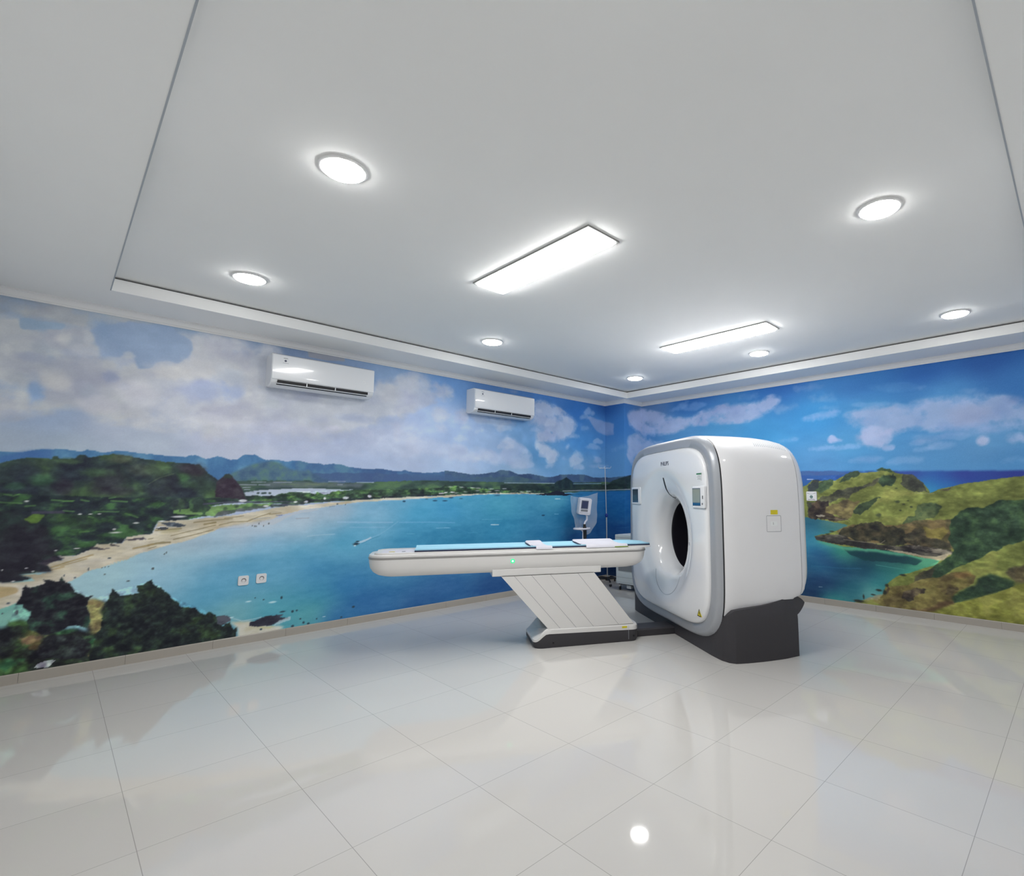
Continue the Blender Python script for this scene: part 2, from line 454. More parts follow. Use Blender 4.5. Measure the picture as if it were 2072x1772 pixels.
        if tex:
            n1 = fbm(X, Y, ts, 5, (k+3) % 6, st)
            kk = 3.4 if kind == 'c' else 5.5
            a = np.clip((n1-.50)*kk, 0, 1)[..., None]; c = c+(np.array(tex[0])-c)*a
            if len(tex) > 1:
                a = np.clip((.47-n1)*kk, 0, 1)[..., None]; c = c+(np.array(tex[1])-c)*a
        C[i0:i1, j0:j1] += (c-C[i0:i1, j0:j1])*(m*al)[..., None]
    # fine print grain
    X, Y = np.meshgrid(gs, gz, indexing='ij')
    C += ((np.random.RandomState(3).rand(ns, nz)-.5)*5)[..., None]
    return gs, gz, np.clip(C, 3, 250)
MURAL_OPS = json.loads('''[

["f",[-500,0,14000,0,14000,3010,-500,3010],[[-321,2817,147,165,189],[-149,2759,143,168,193],[418,2774,150,170,199],[276,2862,145,169,198],[662,2898,145,166,192],[504,2554,168,180,204],[-145,2222,143,167,197],[-149,2054,155,173,200],[-29,1983,158,176,202],[277,1970,172,182,201],[-240,1840,163,176,192],[42,1820,168,182,196],[622,1908,173,184,201],[997,1987,178,185,207],[853,2359,157,170,206],[1164,2421,153,173,213],[1802,1863,172,183,209],[2344,1837,167,181,209],[2970,1806,166,180,206],[2793,2843,133,159,193],[2291,2929,130,154,188],[1642,2919,128,148,178],[2954,2190,166,180,206],[2209,2253,166,180,205],[1241,1881,181,188,206],[2968,2924,122,155,196],[3530,2853,103,145,198],[4066,2953,88,130,185],[3380,2365,161,182,215],[3721,2263,157,180,215],[3070,2275,166,184,217],[4087,2137,148,175,210],[4681,2367,113,156,200],[5015,1980,91,144,191],[5234,2885,69,121,185],[5860,2779,54,111,179],[6559,2939,45,92,159],[6412,2606,70,127,185],[5994,2278,74,136,195],[5863,1802,111,157,196],[4692,1763,142,172,202],[3565,1799,164,184,213],[6946,2581,60,117,180],[6815,2009,85,137,186],[4673,2775,75,122,180],[6268,1816,103,149,191],[7663,2848,87,123,171],[8458,2893,49,103,170],[9945,3005,46,101,170],[10492,2468,57,139,198],[9604,2260,67,144,198],[10461,1831,81,139,190],[11019,2758,53,115,179],[11703,2857,43,96,165],[12295,2898,37,87,155],[11889,2557,72,134,190],[11005,2492,70,139,193],[11637,1779,79,136,185],[12393,1745,75,132,183],[12226,1889,86,139,186],[8933,2411,76,144,194],[7252,2452,71,127,185],[12580,2641,53,111,174],[10857,2026,76,144,194],[8367,2394,81,139,190],[11200,1773,77,139,190]]],
["c",[-299,2883,14,2950,204,2946,694,2985,408,2914,209,2878,118,2806,-4,2790,-152,2797,-276,2800],[177,179,182],0.81,61.60000000000001,0.55,5,[[154,156,170],[190,193,196]],3.4,1.3],["c",[-534,2875,-525,2764,-377,2844,-218,2905,14,2942,-385,2943],[161,166,171],0.7200000000000001,70.4,0.55,5,[[139,143,158],[175,180,184]],3.4,1.3],["c",[-571,2720,-339,2771,-289,2758,-257,2707,-184,2699,-87,2713,-31,2752,15,2772,100,2792,148,2740,179,2675,202,2625,219,2574,330,2586,374,2632,425,2586,423,2520,508,2498,542,2032,176,2057,118,2085,78,2133,-184,2075,-222,2013,-508,1989],[191,193,196],0.855,70.4,0.5,5,[[168,170,184],[204,207,210]],3.4,1.3],["c",[472,2510,559,2583,645,2619,736,2607,793,2667,816,2792,787,2866,685,2903,652,2944,1186,2978,1402,2395,1338,1964,473,2025,421,2259],[196,199,206],0.855,70.4,0.5,5,[[174,177,194],[209,212,219]],3.4,1.3],
["c",[847,2835,1402,2902,1505,2924,1530,2497,2524,2572,2540,2775,2796,2765,2860,2841,3025,2882,3042,2460,2930,2447,2882,2312,2563,2278,2330,2134,2108,2055,1412,1987,910,1907,885,2280,1212,2344,1227,2525,1030,2524,870,2497],[191,194,201],0.8280000000000001,79.2,0.5,5,[[170,173,191],[203,206,214]],3.4,1.3],["p",[1542,2954,1741,2951,1778,2946,1776,2888,1595,2886],[123,144,176],0.9,8,0.3,3,[],8,1],["p",[1792,2973,2173,2967,2199,2900,1796,2892],[157,157,165],0.8,10,0.3,3,[],8,1],["p",[125,2798,209,2874,306,2903,408,2914,651,2954,701,2887,780,2855,812,2791,793,2667,720,2613,559,2593,528,2520,438,2504,418,2585,374,2623,330,2577,220,2556,202,2625,155,2733],[149,170,199],0.88,18,0.7,7,[[142,165,196]],3,1],["p",[-275,2795,-140,2791,-4,2790,-31,2743,-185,2707,-246,2709],[144,167,191],0.85,14,0.6,7,[],8,1],["e",[382,2615,41,32],[193,199,207],0.8,0.5],["e",[-147,2587,51,59],[161,171,184],0.55,0.5],
["e",[-184,2494,78,38],[160,169,190],0.6,0.5],["e",[36,2670,67,61],[170,179,192],0.5,0.5],["e",[43,2574,79,30],[162,172,192],0.6,0.5],["e",[-242,2316,60,37],[168,175,185],0.6,0.5],["e",[-109,2474,75,34],[166,174,190],0.5,0.5],["e",[283,2412,52,54],[156,165,191],0.9,0.5],["e",[368,2343,40,36],[171,179,196],0.7,0.5],["e",[153,2266,62,70],[169,177,191],0.8,0.5],["e",[-140,2223,53,100],[140,166,200],1,0.5],["e",[853,2359,175,93],[161,171,200],0.85,0.5],["e",[910,2457,64,40],[160,170,206],0.7,0.5],["e",[-26,2683,53,52],[205,206,207],0.6,0.5],["e",[125,2717,37,71],[201,206,213],0.6,0.5],["e",[102,2604,87,53],[199,202,210],0.6,0.5],["e",[-45,2323,100,93],[209,208,206],0.7,0.5],["e",[688,2529,167,77],[210,209,209],0.7,0.5],["e",[-319,2534,37,49],[202,205,207],0.6,0.5],["e",[878,2573,136,99],[206,206,208],0.6,0.5],["e",[452,2310,140,101],[210,210,219],0.6,0.5],
["e",[231,2161,142,71],[201,201,211],0.6,0.5],["e",[-213,2171,33,115],[193,198,202],0.5,0.5],["e",[599,2227,184,56],[206,209,219],0.5,0.5],["e",[925,2395,113,89],[163,175,204],0.8,0.5],["e",[1182,2403,78,77],[161,175,206],0.8,0.5],["e",[1137,2562,121,72],[180,190,205],0.6,0.5],["e",[1483,2337,94,43],[176,184,193],0.6,0.5],["e",[2323,2277,190,54],[164,175,199],0.7,0.5],["e",[2777,2301,145,57],[160,175,204],0.8,0.5],["e",[1937,2235,96,46],[177,184,204],0.6,0.5],["e",[1431,1968,187,63],[176,186,214],0.7,0.5],["e",[2103,2137,77,35],[204,204,219],0.6,0.5],["e",[1880,2320,279,79],[199,203,210],0.5,0.5],["e",[1099,2104,223,71],[204,206,216],0.5,0.5],["e",[2738,2602,158,114],[194,196,203],0.7,0.5],["e",[2547,2080,162,98],[170,181,208],0.6,0.5],["e",[2449,2108,72,48],[188,194,216],0.6,0.5],["e",[2821,2178,53,101],[182,189,211],0.7,0.5],["e",[1689,2098,306,55],[201,201,216],0.5,0.5],
["c",[1146,2027,1787,2141,2331,2098,3050,2251,3062,1939,2008,1898,1162,1774],[184,191,211],0.49500000000000005,105.60000000000001,0.55,5,[[163,171,200],[197,204,224]],3.4,1.3],["d",[-500,1750,3600,1750,3600,3000,-500,3000],5,2.6,1.4,[1,0.92,0.7],20],["d",[-500,1750,3200,1750,3200,3000,-500,3000],5,9,1.5,[1,0.93,0.72],20],["c",[2810,2825,2985,2883,3043,2937,3167,2944,3218,2864,3205,2787,3299,2832,3447,2810,3533,2762,3519,2683,3371,2633,3212,2597,3106,2524,3002,2454,2827,2419],[186,192,205],0.7803,72,0.38,5,[[166,172,194],[198,204,217]],3.4,1.3],["c",[3263,2485,3358,2527,3491,2498,3527,2441,3429,2371,3316,2359],[191,198,215],0.7344,54,0.38,5,[[171,178,204],[203,210,227]],3.4,1.3],["c",[3577,2447,3661,2518,3767,2499,3770,2391,3649,2333,3580,2371],[190,196,213],0.7344,54,0.38,5,[[171,176,202],[202,208,225]],3.4,1.3],
["c",[3335,2272,3398,2337,3481,2316,3500,2243,3386,2218],[187,196,216],0.6426,48,0.38,5,[[167,176,206],[199,208,228]],3.4,1.3],["c",[3898,2294,4026,2338,4046,2276,3917,2265],[187,198,218],0.5508,42,0.38,5,[[167,178,208],[199,210,230]],3.4,1.3],["c",[3820,2505,4470,2514,4638,2430,4393,2340,4354,2287,4232,2439,3967,2427],[177,188,208],0.6426,60,0.38,5,[[157,168,198],[189,200,220]],3.4,1.3],["c",[4958,2777,5141,2836,5306,2804,5477,2752,5603,2674,5782,2618,5861,2551,5731,2389,5605,2305,5336,2247,5194,2254,5011,2258,4986,2430,4808,2481,4939,2547],[177,187,208],0.8262,60,0.38,5,[[157,167,198],[189,199,220]],3.4,1.3],["c",[4259,2984,4379,2953,4524,2890,4671,2894,4461,2915],[165,165,184],0.6426,36,0.38,5,[[145,145,173],[177,177,196]],3.4,1.3],
["c",[2928,2093,3015,2128,3325,2095,3555,2082,3763,2036,3836,1949,3998,1973,4185,2000,4322,1944,4459,2082,4600,2192,4815,2072,4904,1992,4883,1888,4972,1841,4485,1821,4094,1861,3733,1882,3396,1909,3083,1934,2933,1967],[187,194,214],0.5508,54,0.38,5,[[167,174,204],[199,206,226]],3.4,1.3],["c",[4435,2245,4516,2268,4621,2210,4561,2089,4459,2099],[187,194,214],0.459,48,0.38,5,[[167,174,204],[199,206,226]],3.4,1.3],["c",[4990,2117,5011,2223,5126,2179,5266,2118,5459,2040,5435,1967,5222,1921,5151,1988],[191,200,215],0.7803,48,0.38,5,[[171,180,204],[203,212,227]],3.4,1.3],["c",[5708,1980,5836,2127,5968,2069,6022,1977,5863,1932,5709,1861],[177,194,214],0.7803,42,0.38,5,[[157,174,204],[189,206,226]],3.4,1.3],["c",[5199,1867,5387,1911,5364,1839,5199,1824],[171,188,210],0.5508,36,0.38,5,[[151,168,200],[183,200,222]],3.4,1.3],
["c",[5037,1995,5098,2082,5193,2135,5306,2076,5356,2012,5194,1994],[187,198,217],0.46722941206393975,30,0.38,5,[[167,178,206],[199,210,229]],3.4,1.3],["c",[6000,2737,6055,2811,6138,2860,6237,2818,6280,2769,6138,2745],[187,198,217],0.4380155239228938,30,0.38,5,[[167,178,206],[199,210,229]],3.4,1.3],["c",[5928,2661,5982,2707,6065,2739,6163,2718,6205,2690,6065,2671],[187,198,217],0.4042103640725045,30,0.38,5,[[167,178,206],[199,210,229]],3.4,1.3],["c",[4961,2648,4994,2680,5044,2701,5104,2687,5130,2668,5045,2655],[187,198,217],0.5239217679620878,30,0.38,5,[[167,178,206],[199,210,229]],3.4,1.3],["c",[5450,2563,5517,2617,5621,2655,5744,2631,5798,2599,5621,2576],[187,198,217],0.4278874948257633,30,0.38,5,[[167,178,206],[199,210,229]],3.4,1.3],["c",[3776,2510,3826,2561,3905,2596,3999,2572,4041,2541,3907,2520],[187,198,217],0.2987340996719065,30,0.38,5,[[167,178,206],[199,210,229]],3.4,1.3],
["c",[6233,1951,6278,2009,6348,2043,6429,2004,6465,1961,6347,1950],[187,198,217],0.40275250054819145,30,0.38,5,[[167,178,206],[199,210,229]],3.4,1.3],["c",[5169,2478,5240,2567,5350,2624,5481,2574,5539,2514,5351,2487],[187,198,217],0.5400571135475148,30,0.38,5,[[167,178,206],[199,210,229]],3.4,1.3],["c",[5920,2487,5968,2524,6040,2549,6126,2532,6163,2509,6040,2494],[187,198,217],0.2763140235354213,30,0.38,5,[[167,178,206],[199,210,229]],3.4,1.3],["c",[3674,2276,3714,2307,3774,2329,3847,2314,3879,2295,3776,2282],[187,198,217],0.44732027437967314,30,0.38,5,[[167,178,206],[199,210,229]],3.4,1.3],["c",[4279,2312,4333,2375,4416,2416,4517,2380,4561,2337,4418,2318],[187,198,217],0.33096432490846245,30,0.38,5,[[167,178,206],[199,210,229]],3.4,1.3],["c",[4737,2031,4760,2066,4796,2087,4839,2064,4858,2038,4797,2031],[187,198,217],0.23684670547309916,30,0.38,5,[[167,178,206],[199,210,229]],3.4,1.3],
["c",[5511,1953,5537,1984,5575,2003,5621,1982,5640,1959,5576,1953],[187,198,217],0.34715507208798985,30,0.38,5,[[167,178,206],[199,210,229]],3.4,1.3],["c",[4995,2660,5020,2681,5057,2696,5102,2687,5121,2674,5058,2665],[187,198,217],0.5363993017386418,30,0.38,5,[[167,178,206],[199,210,229]],3.4,1.3],["c",[3944,1921,3997,2007,4081,2059,4183,2000,4229,1936,4085,1919],[187,198,217],0.34014987653393275,30,0.38,5,[[167,178,206],[199,210,229]],3.4,1.3],["c",[4329,2150,4382,2193,4463,2222,4560,2198,4603,2170,4464,2155],[187,198,217],0.46996029554852226,30,0.38,5,[[167,178,206],[199,210,229]],3.4,1.3],["c",[5656,1945,5683,1980,5725,2002,5773,1977,5794,1951,5725,1944],[187,198,217],0.25879609035838924,30,0.38,5,[[167,178,206],[199,210,229]],3.4,1.3],["c",[4281,2069,4339,2129,4429,2166,4537,2130,4585,2089,4431,2073],[187,198,217],0.5264446951221491,30,0.38,5,[[167,178,206],[199,210,229]],3.4,1.3],
["c",[4873,2378,4910,2410,4967,2431,5034,2415,5063,2396,4967,2384],[187,198,217],0.25462444941247026,30,0.38,5,[[167,178,206],[199,210,229]],3.4,1.3],["c",[3829,1982,3884,2032,3970,2064,4075,2034,4121,1999,3973,1985],[187,198,217],0.24509981014811902,30,0.38,5,[[167,178,206],[199,210,229]],3.4,1.3],["c",[6230,2285,6283,2327,6364,2355,6459,2332,6500,2305,6364,2291],[187,198,217],0.4203394189087563,30,0.38,5,[[167,178,206],[199,210,229]],3.4,1.3],["c",[5693,2321,5742,2355,5817,2378,5905,2362,5944,2341,5817,2327],[187,198,217],0.5238330816544117,30,0.38,5,[[167,178,206],[199,210,229]],3.4,1.3],["c",[3588,2117,3635,2160,3707,2189,3796,2164,3834,2136,3710,2122],[187,198,217],0.4645837792309261,30,0.38,5,[[167,178,206],[199,210,229]],3.4,1.3],["c",[6046,2175,6120,2227,6233,2261,6368,2234,6427,2200,6233,2182],[187,198,217],0.36912258273992044,30,0.38,5,[[167,178,206],[199,210,229]],3.4,1.3],
["c",[3902,1873,3931,1906,3975,1926,4029,1904,4052,1880,3977,1873],[187,198,217],0.5505750733147201,30,0.38,5,[[167,178,206],[199,210,229]],3.4,1.3],["c",[5774,1837,5825,1887,5903,1916,5996,1883,6036,1847,5903,1837],[187,198,217],0.4638899628510902,30,0.38,5,[[167,178,206],[199,210,229]],3.4,1.3],["c",[10431,2548,10533,2564,10648,2558,10759,2536,10662,2521],[146,172,209],0.3045489434894676,30.800000000000004,0.3,5,[[127,153,199],[157,184,221]],3.4,1.3],["c",[12305,1756,12392,1795,12489,1800,12581,1782,12499,1747],[146,172,209],0.29458137922068034,30.800000000000004,0.3,5,[[127,153,199],[157,184,221]],3.4,1.3],["c",[8023,2809,8254,2886,8512,2879,8757,2818,8544,2749],[146,172,209],0.3004931627946302,30.800000000000004,0.3,5,[[127,153,199],[157,184,221]],3.4,1.3],
["c",[11626,1946,11735,1997,11856,2002,11972,1977,11869,1931],[146,172,209],0.40355652305371786,30.800000000000004,0.3,5,[[127,153,199],[157,184,221]],3.4,1.3],["c",[9859,2155,9955,2185,10063,2186,10168,2166,10077,2140],[146,172,209],0.40617215867953393,30.800000000000004,0.3,5,[[127,153,199],[157,184,221]],3.4,1.3],["c",[11245,2420,11392,2477,11554,2476,11708,2435,11571,2383],[146,172,209],0.3572459888190697,30.800000000000004,0.3,5,[[127,153,199],[157,184,221]],3.4,1.3],["c",[7613,2524,7747,2562,7899,2561,8046,2532,7919,2497],[146,172,209],0.32678546337026254,30.800000000000004,0.3,5,[[127,153,199],[157,184,221]],3.4,1.3],["c",[11727,2061,11843,2098,11973,2099,12096,2074,11987,2041],[146,172,209],0.3736513201364823,30.800000000000004,0.3,5,[[127,153,199],[157,184,221]],3.4,1.3],
["c",[11504,1913,11580,1954,11666,1960,11748,1941,11674,1903],[146,172,209],0.4320895365743255,30.800000000000004,0.3,5,[[127,153,199],[157,184,221]],3.4,1.3],["c",[11196,1779,11344,1838,11507,1846,11662,1819,11525,1765],[146,172,209],0.3439667458990812,30.800000000000004,0.3,5,[[127,153,199],[157,184,221]],3.4,1.3],["c",[8498,2066,8738,2133,9004,2136,9257,2095,9038,2036],[146,172,209],0.3859063700783923,30.800000000000004,0.3,5,[[127,153,199],[157,184,221]],3.4,1.3],["c",[11472,2013,11530,2042,11596,2045,11659,2031,11602,2004],[146,172,209],0.3572937214347182,30.800000000000004,0.3,5,[[127,153,199],[157,184,221]],3.4,1.3],["c",[11196,2311,11309,2362,11434,2364,11554,2332,11447,2286],[146,172,209],0.3717892504468202,30.800000000000004,0.3,5,[[127,153,199],[157,184,221]],3.4,1.3],
["c",[11516,2669,11573,2685,11637,2682,11699,2665,11644,2650],[146,172,209],0.3752177901492803,30.800000000000004,0.3,5,[[127,153,199],[157,184,221]],3.4,1.3],["c",[8938,2247,9109,2269,9302,2263,9487,2238,9327,2218],[146,172,209],0.32902274930486747,30.800000000000004,0.3,5,[[127,153,199],[157,184,221]],3.4,1.3],["c",[9148,2983,9233,2996,9330,2989,9425,2967,9342,2955],[146,172,209],0.2539753414197919,30.800000000000004,0.3,5,[[127,153,199],[157,184,221]],3.4,1.3],["c",[8847,3035,8995,3061,9161,3048,9322,3010,9183,2987],[146,172,209],0.3653016847530309,30.800000000000004,0.3,5,[[127,153,199],[157,184,221]],3.4,1.3],["c",[10836,2549,10989,2566,11160,2553,11323,2522,11181,2507],[146,172,209],0.31189097492849516,30.800000000000004,0.3,5,[[127,153,199],[157,184,221]],3.4,1.3],
["c",[9447,2522,9525,2551,9613,2551,9699,2530,9624,2503],[146,172,209],0.30374136097193444,30.800000000000004,0.3,5,[[127,153,199],[157,184,221]],3.4,1.3],["c",[7854,2426,7951,2451,8061,2450,8170,2430,8076,2408],[146,172,209],0.29481284461615886,30.800000000000004,0.3,5,[[127,153,199],[157,184,221]],3.4,1.3],["c",[10774,1823,10918,1872,11079,1878,11232,1853,11097,1808],[146,172,209],0.41736112370650713,30.800000000000004,0.3,5,[[127,153,199],[157,184,221]],3.4,1.3],["c",[11195,2382,11253,2404,11319,2404,11384,2388,11327,2368],[146,172,209],0.35289855207824594,30.800000000000004,0.3,5,[[127,153,199],[157,184,221]],3.4,1.3],["c",[5606,2195,5681,2227,5682,2163,5606,2140],[166,188,214],0.6426,24,0.38,5,[[146,168,203],[178,200,226]],3.4,1.3],["c",[5861,2551,6130,2558,6241,2511,6021,2471],[112,150,196],0.459,48,0.38,5,[[92,130,185],[124,162,208]],3.4,1.3],
["p",[6103,2710,6270,2709,6584,2655,6747,2619,6746,2423,6557,2418,6355,2482,6241,2569],[129,152,191],0.85,8,0.4,5,[[114,140,184]],4,1],["c",[7092,2784,7247,2851,7437,2844,7431,2541,7212,2600,7091,2686],[125,146,183],0.7344,48,0.38,5,[[105,126,172],[137,158,195]],3.4,1.3],["c",[7086,2335,7271,2428,7429,2421,7424,2162,7203,2012,7082,2044,7070,2237],[126,155,189],0.7344,48,0.38,5,[[106,135,178],[138,167,201]],3.4,1.3],["c",[6130,1878,6268,1912,6526,1913,6685,1918,6467,1872],[142,172,203],0.5508,30,0.38,5,[[122,152,193],[154,184,215]],3.4,1.3],["c",[6241,2065,6311,2049,6382,1975,6325,1963],[152,180,209],0.5508,24,0.38,5,[[132,160,199],[164,192,221]],3.4,1.3],["c",[6687,2182,7025,2224,7039,2196,6713,2151],[122,160,201],0.459,36,0.38,5,[[102,140,191],[134,172,213]],3.4,1.3],
["c",[7062,2772,7432,2888,7750,2802,8172,2651,8451,2622,8646,2702,9016,2758,9362,2763,9623,2746,9815,2813,9949,2750,9838,2629,9616,2563,9419,2492,8936,2508,8565,2527,8289,2468,7873,2417,7521,2428,7142,2585],[159,173,206],0.8797499999999999,52.800000000000004,0.3,5,[[139,153,195],[171,185,218]],3.4,1.3],["c",[7084,2367,7337,2460,7520,2392,7741,2268,7914,2291,7739,2162,7416,2033,7188,1916,7053,2084],[153,172,204],0.828,52.800000000000004,0.3,5,[[133,152,194],[165,184,216]],3.4,1.3],["c",[8178,2911,8420,2939,8338,2840,8216,2820],[117,153,197],0.5175,44.0,0.3,5,[[98,134,187],[129,165,209]],3.4,1.3],["c",[9870,2655,10224,2656,10163,2591,9866,2566],[147,166,201],0.414,44.0,0.3,5,[[128,147,190],[158,177,212]],3.4,1.3],["c",[9298,2866,9628,2869,9562,2816,9296,2813],[147,166,201],0.3105,44.0,0.3,5,[[128,147,190],[158,177,212]],3.4,1.3],
["c",[10119,2889,10538,2870,10455,2826,10174,2837],[147,166,201],0.3105,44.0,0.3,5,[[128,147,190],[158,177,212]],3.4,1.3],["c",[10311,2717,10638,2735,10687,2667,10446,2642],[147,166,201],0.5175,44.0,0.3,5,[[128,147,190],[158,177,212]],3.4,1.3],["c",[10213,2435,10438,2474,10731,2510,10675,2420,10325,2406],[152,177,217],0.621,35.2,0.3,5,[[133,158,207],[163,189,228]],3.4,1.3],["c",[10725,2388,10979,2468,11240,2464,11595,2472,11886,2497,12174,2476,12691,2377,12672,2121,12242,2128,11866,2186,11661,2168,11448,2187,11265,2101,11213,2002,11073,1985,10956,2045,10925,2154,11063,2234,10872,2305],[147,166,201],0.8797499999999999,70.4,0.3,5,[[128,147,190],[158,177,212]],3.4,1.3],["c",[11746,2209,12244,2162,12543,2123,12238,2071,11862,2126],[132,161,202],0.5175,61.60000000000001,0.3,5,[[113,142,192],[143,172,213]],3.4,1.3],
["c",[10966,2230,11110,2238,11316,2199,11286,2074,11167,2005,10981,2057],[164,174,207],0.7244999999999999,39.6,0.3,5,[[145,155,196],[175,186,218]],3.4,1.3],["c",[10550,2134,10611,2184,10659,2120,10748,2100,10580,2093],[169,182,215],0.9,22.0,0.3,5,[[150,163,206],[180,193,227]],3.4,1.3],["c",[10195,2021,10551,2046,10932,2047,10930,2005,10469,1990],[136,173,214],0.621,26.400000000000002,0.3,5,[[117,155,205],[148,185,226]],3.4,1.3],["c",[12133,2010,12200,2051,12239,2025,12231,1962,12138,1945],[159,172,204],0.9,26.400000000000002,0.3,5,[[140,153,194],[171,184,215]],3.4,1.3],["c",[12396,2035,12517,2047,12579,1977,12408,1963],[146,168,204],0.828,35.2,0.3,5,[[127,149,193],[157,179,215]],3.4,1.3],["c",[11528,2080,11859,2078,11753,1990,11568,2028],[147,166,201],0.46575,52.800000000000004,0.3,5,[[128,147,190],[158,177,212]],3.4,1.3],
["c",[11184,1978,11326,1999,11301,1950,11210,1946],[147,166,201],0.7244999999999999,26.400000000000002,0.3,5,[[128,147,190],[158,177,212]],3.4,1.3],["c",[12009,2582,12272,2567,12251,2526,12046,2543],[147,166,201],0.414,35.2,0.3,5,[[128,147,190],[158,177,212]],3.4,1.3],["c",[11020,2771,11480,2716,11892,2593,11476,2652],[95,152,201],0.414,44.0,0.3,5,[[76,133,191],[107,164,212]],3.4,1.3],["e",[12086,2294,202,117],[151,159,190],0.5,0.5],["d",[2600,1600,6600,1600,6600,3000,2600,3000],4.5,7,1.3,[1.1,1,0.8],20],["d",[7400,1700,13400,1700,13400,3000,7400,3000],4,6,2.4,[1.2,1,0.7],10],
["p",[-428,1729,-285,1743,-191,1741,-134,1750,-96,1764,-56,1766,4,1776,66,1774,109,1768,152,1767,185,1785,229,1781,266,1768,320,1774,356,1786,421,1784,469,1777,570,1767,674,1760,826,1758,869,1777,915,1769,985,1748,1031,1758,1072,1774,1127,1762,1176,1750,1226,1753,1249,1776,1279,1800,1375,1809,1409,1788,1457,1764,1579,1766,1663,1751,1719,1765,1793,1761,1808,1494,1142,1523,-414,1561],[75,120,162],1,5,0.35,14,[[66,107,152],[93,138,173]],7,0.7],["p",[1736,1758,1786,1761,1860,1748,1981,1749,2020,1734,2114,1747,2194,1742,2293,1720,2463,1709,2640,1711,2778,1694,2902,1693,2939,1713,2999,1692,3169,1683,3378,1694,3485,1717,3608,1706,3613,1533,1764,1509],[71,106,147],1,5,0.3,14,[[63,91,133],[83,123,151]],7,1],["p",[1758,1612,2134,1656,2553,1660,3019,1665,3623,1642,3627,1533,1764,1509],[66,87,127],0.8,9,0.5,8,[[75,99,129]],9,1.4],
["p",[3477,1721,3654,1703,3882,1679,4074,1697,4258,1722,4352,1757,4498,1756,4666,1707,4857,1720,5036,1704,5203,1680,5375,1691,5493,1723,5694,1736,6033,1738,6255,1698,6485,1704,6704,1701,7017,1718,7139,1742,7799,1729,7796,1558,3484,1525],[63,86,119],1,5,0.3,14,[[55,74,107],[76,102,124]],7,1],["p",[3480,1644,3897,1642,4684,1674,5223,1603,3483,1549],[66,92,108],0.7,10,0.5,8,[[77,105,107]],9,1.2],["p",[-423,1669,-355,1700,-171,1722,-14,1737,-7,1654,-420,1637],[68,104,160],0.7,8,0.5,3,[],8,1],["e",[3454,1605,591,55],[66,92,129],0.8,0.3],["e",[3284,1650,262,30],[68,98,137],0.6,0.3],["p",[1081,1536,1185,1611,1287,1674,1380,1722,1511,1755,1615,1733,1688,1681,1760,1667,1850,1662,1757,1628,1865,1671,1981,1602,2076,1571,2125,1531,1142,1523],[78,108,127],1,8,0.4,10,[[65,91,121],[87,120,118]],12,1],
["p",[1141,1541,1456,1550,1856,1558,1985,1541,2220,1540,2831,1573,3224,1590,3625,1588,3899,1590,4356,1588,5415,1594,6485,1624,7137,1620,7797,1620,7794,1465,5040,1433,3488,1406,1775,1320,1308,1333],[59,83,74],1,5,0.3,12,[[47,66,64],[77,107,77]],14,2.6],["p",[1233,1539,1856,1552,2062,1538,2471,1540,2431,1492,1765,1490,1269,1458],[96,105,116],0.75,6,0.5,10,[[64,84,78],[116,131,111]],14,4],["l",[1359,1536,1484,1538],[167,171,192],0.8,7],["l",[1551,1537,1718,1540],[165,170,190],0.8,7],["l",[1260,1510,1406,1510],[168,172,192],0.8,7],["l",[1426,1511,1519,1510],[167,171,191],0.8,7],["l",[1293,1481,1356,1485],[168,172,192],0.8,7],["l",[1307,1462,1351,1464],[168,172,192],0.8,7],["l",[2076,1555,2252,1558],[156,164,184],0.8,8],["l",[2377,1550,2567,1553],[164,179,197],0.9,8],["l",[2173,1521,2221,1522],[155,163,175],0.7,8],
["p",[1302,1444,1396,1463,1735,1479,1860,1478,1875,1480,1988,1476,2356,1466,2178,1435,2099,1415,1946,1415,1768,1434,1640,1418,1573,1403,1323,1405],[170,181,199],1,4,0.2,3,[],8,1],["l",[1396,1468,1735,1483,1860,1484,1912,1485,2491,1484],[51,65,74],0.9,8],["l",[1308,1440,1385,1440],[98,107,122],0.8,5],["e",[1424,1428,14,10],[52,70,70],1,0.5],["e",[1464,1428,15,10],[52,70,70],1,0.5],["e",[1484,1428,15,10],[52,70,70],1,0.5],["e",[1524,1428,15,10],[52,70,70],1,0.5],["p",[6597,1561,6704,1646,6808,1668,6971,1702,7139,1737,7800,1744,7795,1496,6485,1501],[45,62,62],1,5,0.3,10,[[37,50,53],[59,74,64]],12,2],["p",[4357,1555,5415,1577,6703,1591,7137,1574,7136,1504,5514,1463,4359,1458],[43,60,58],0.95,5,0.4,12,[[35,48,50],[57,75,59]],16,2],["p",[5357,1569,5415,1620,5533,1644,5633,1686,5715,1648,5820,1576,5820,1509,5377,1505],[37,54,59],1,5,0.35,14,[[31,44,51],[49,66,62]],16,1],
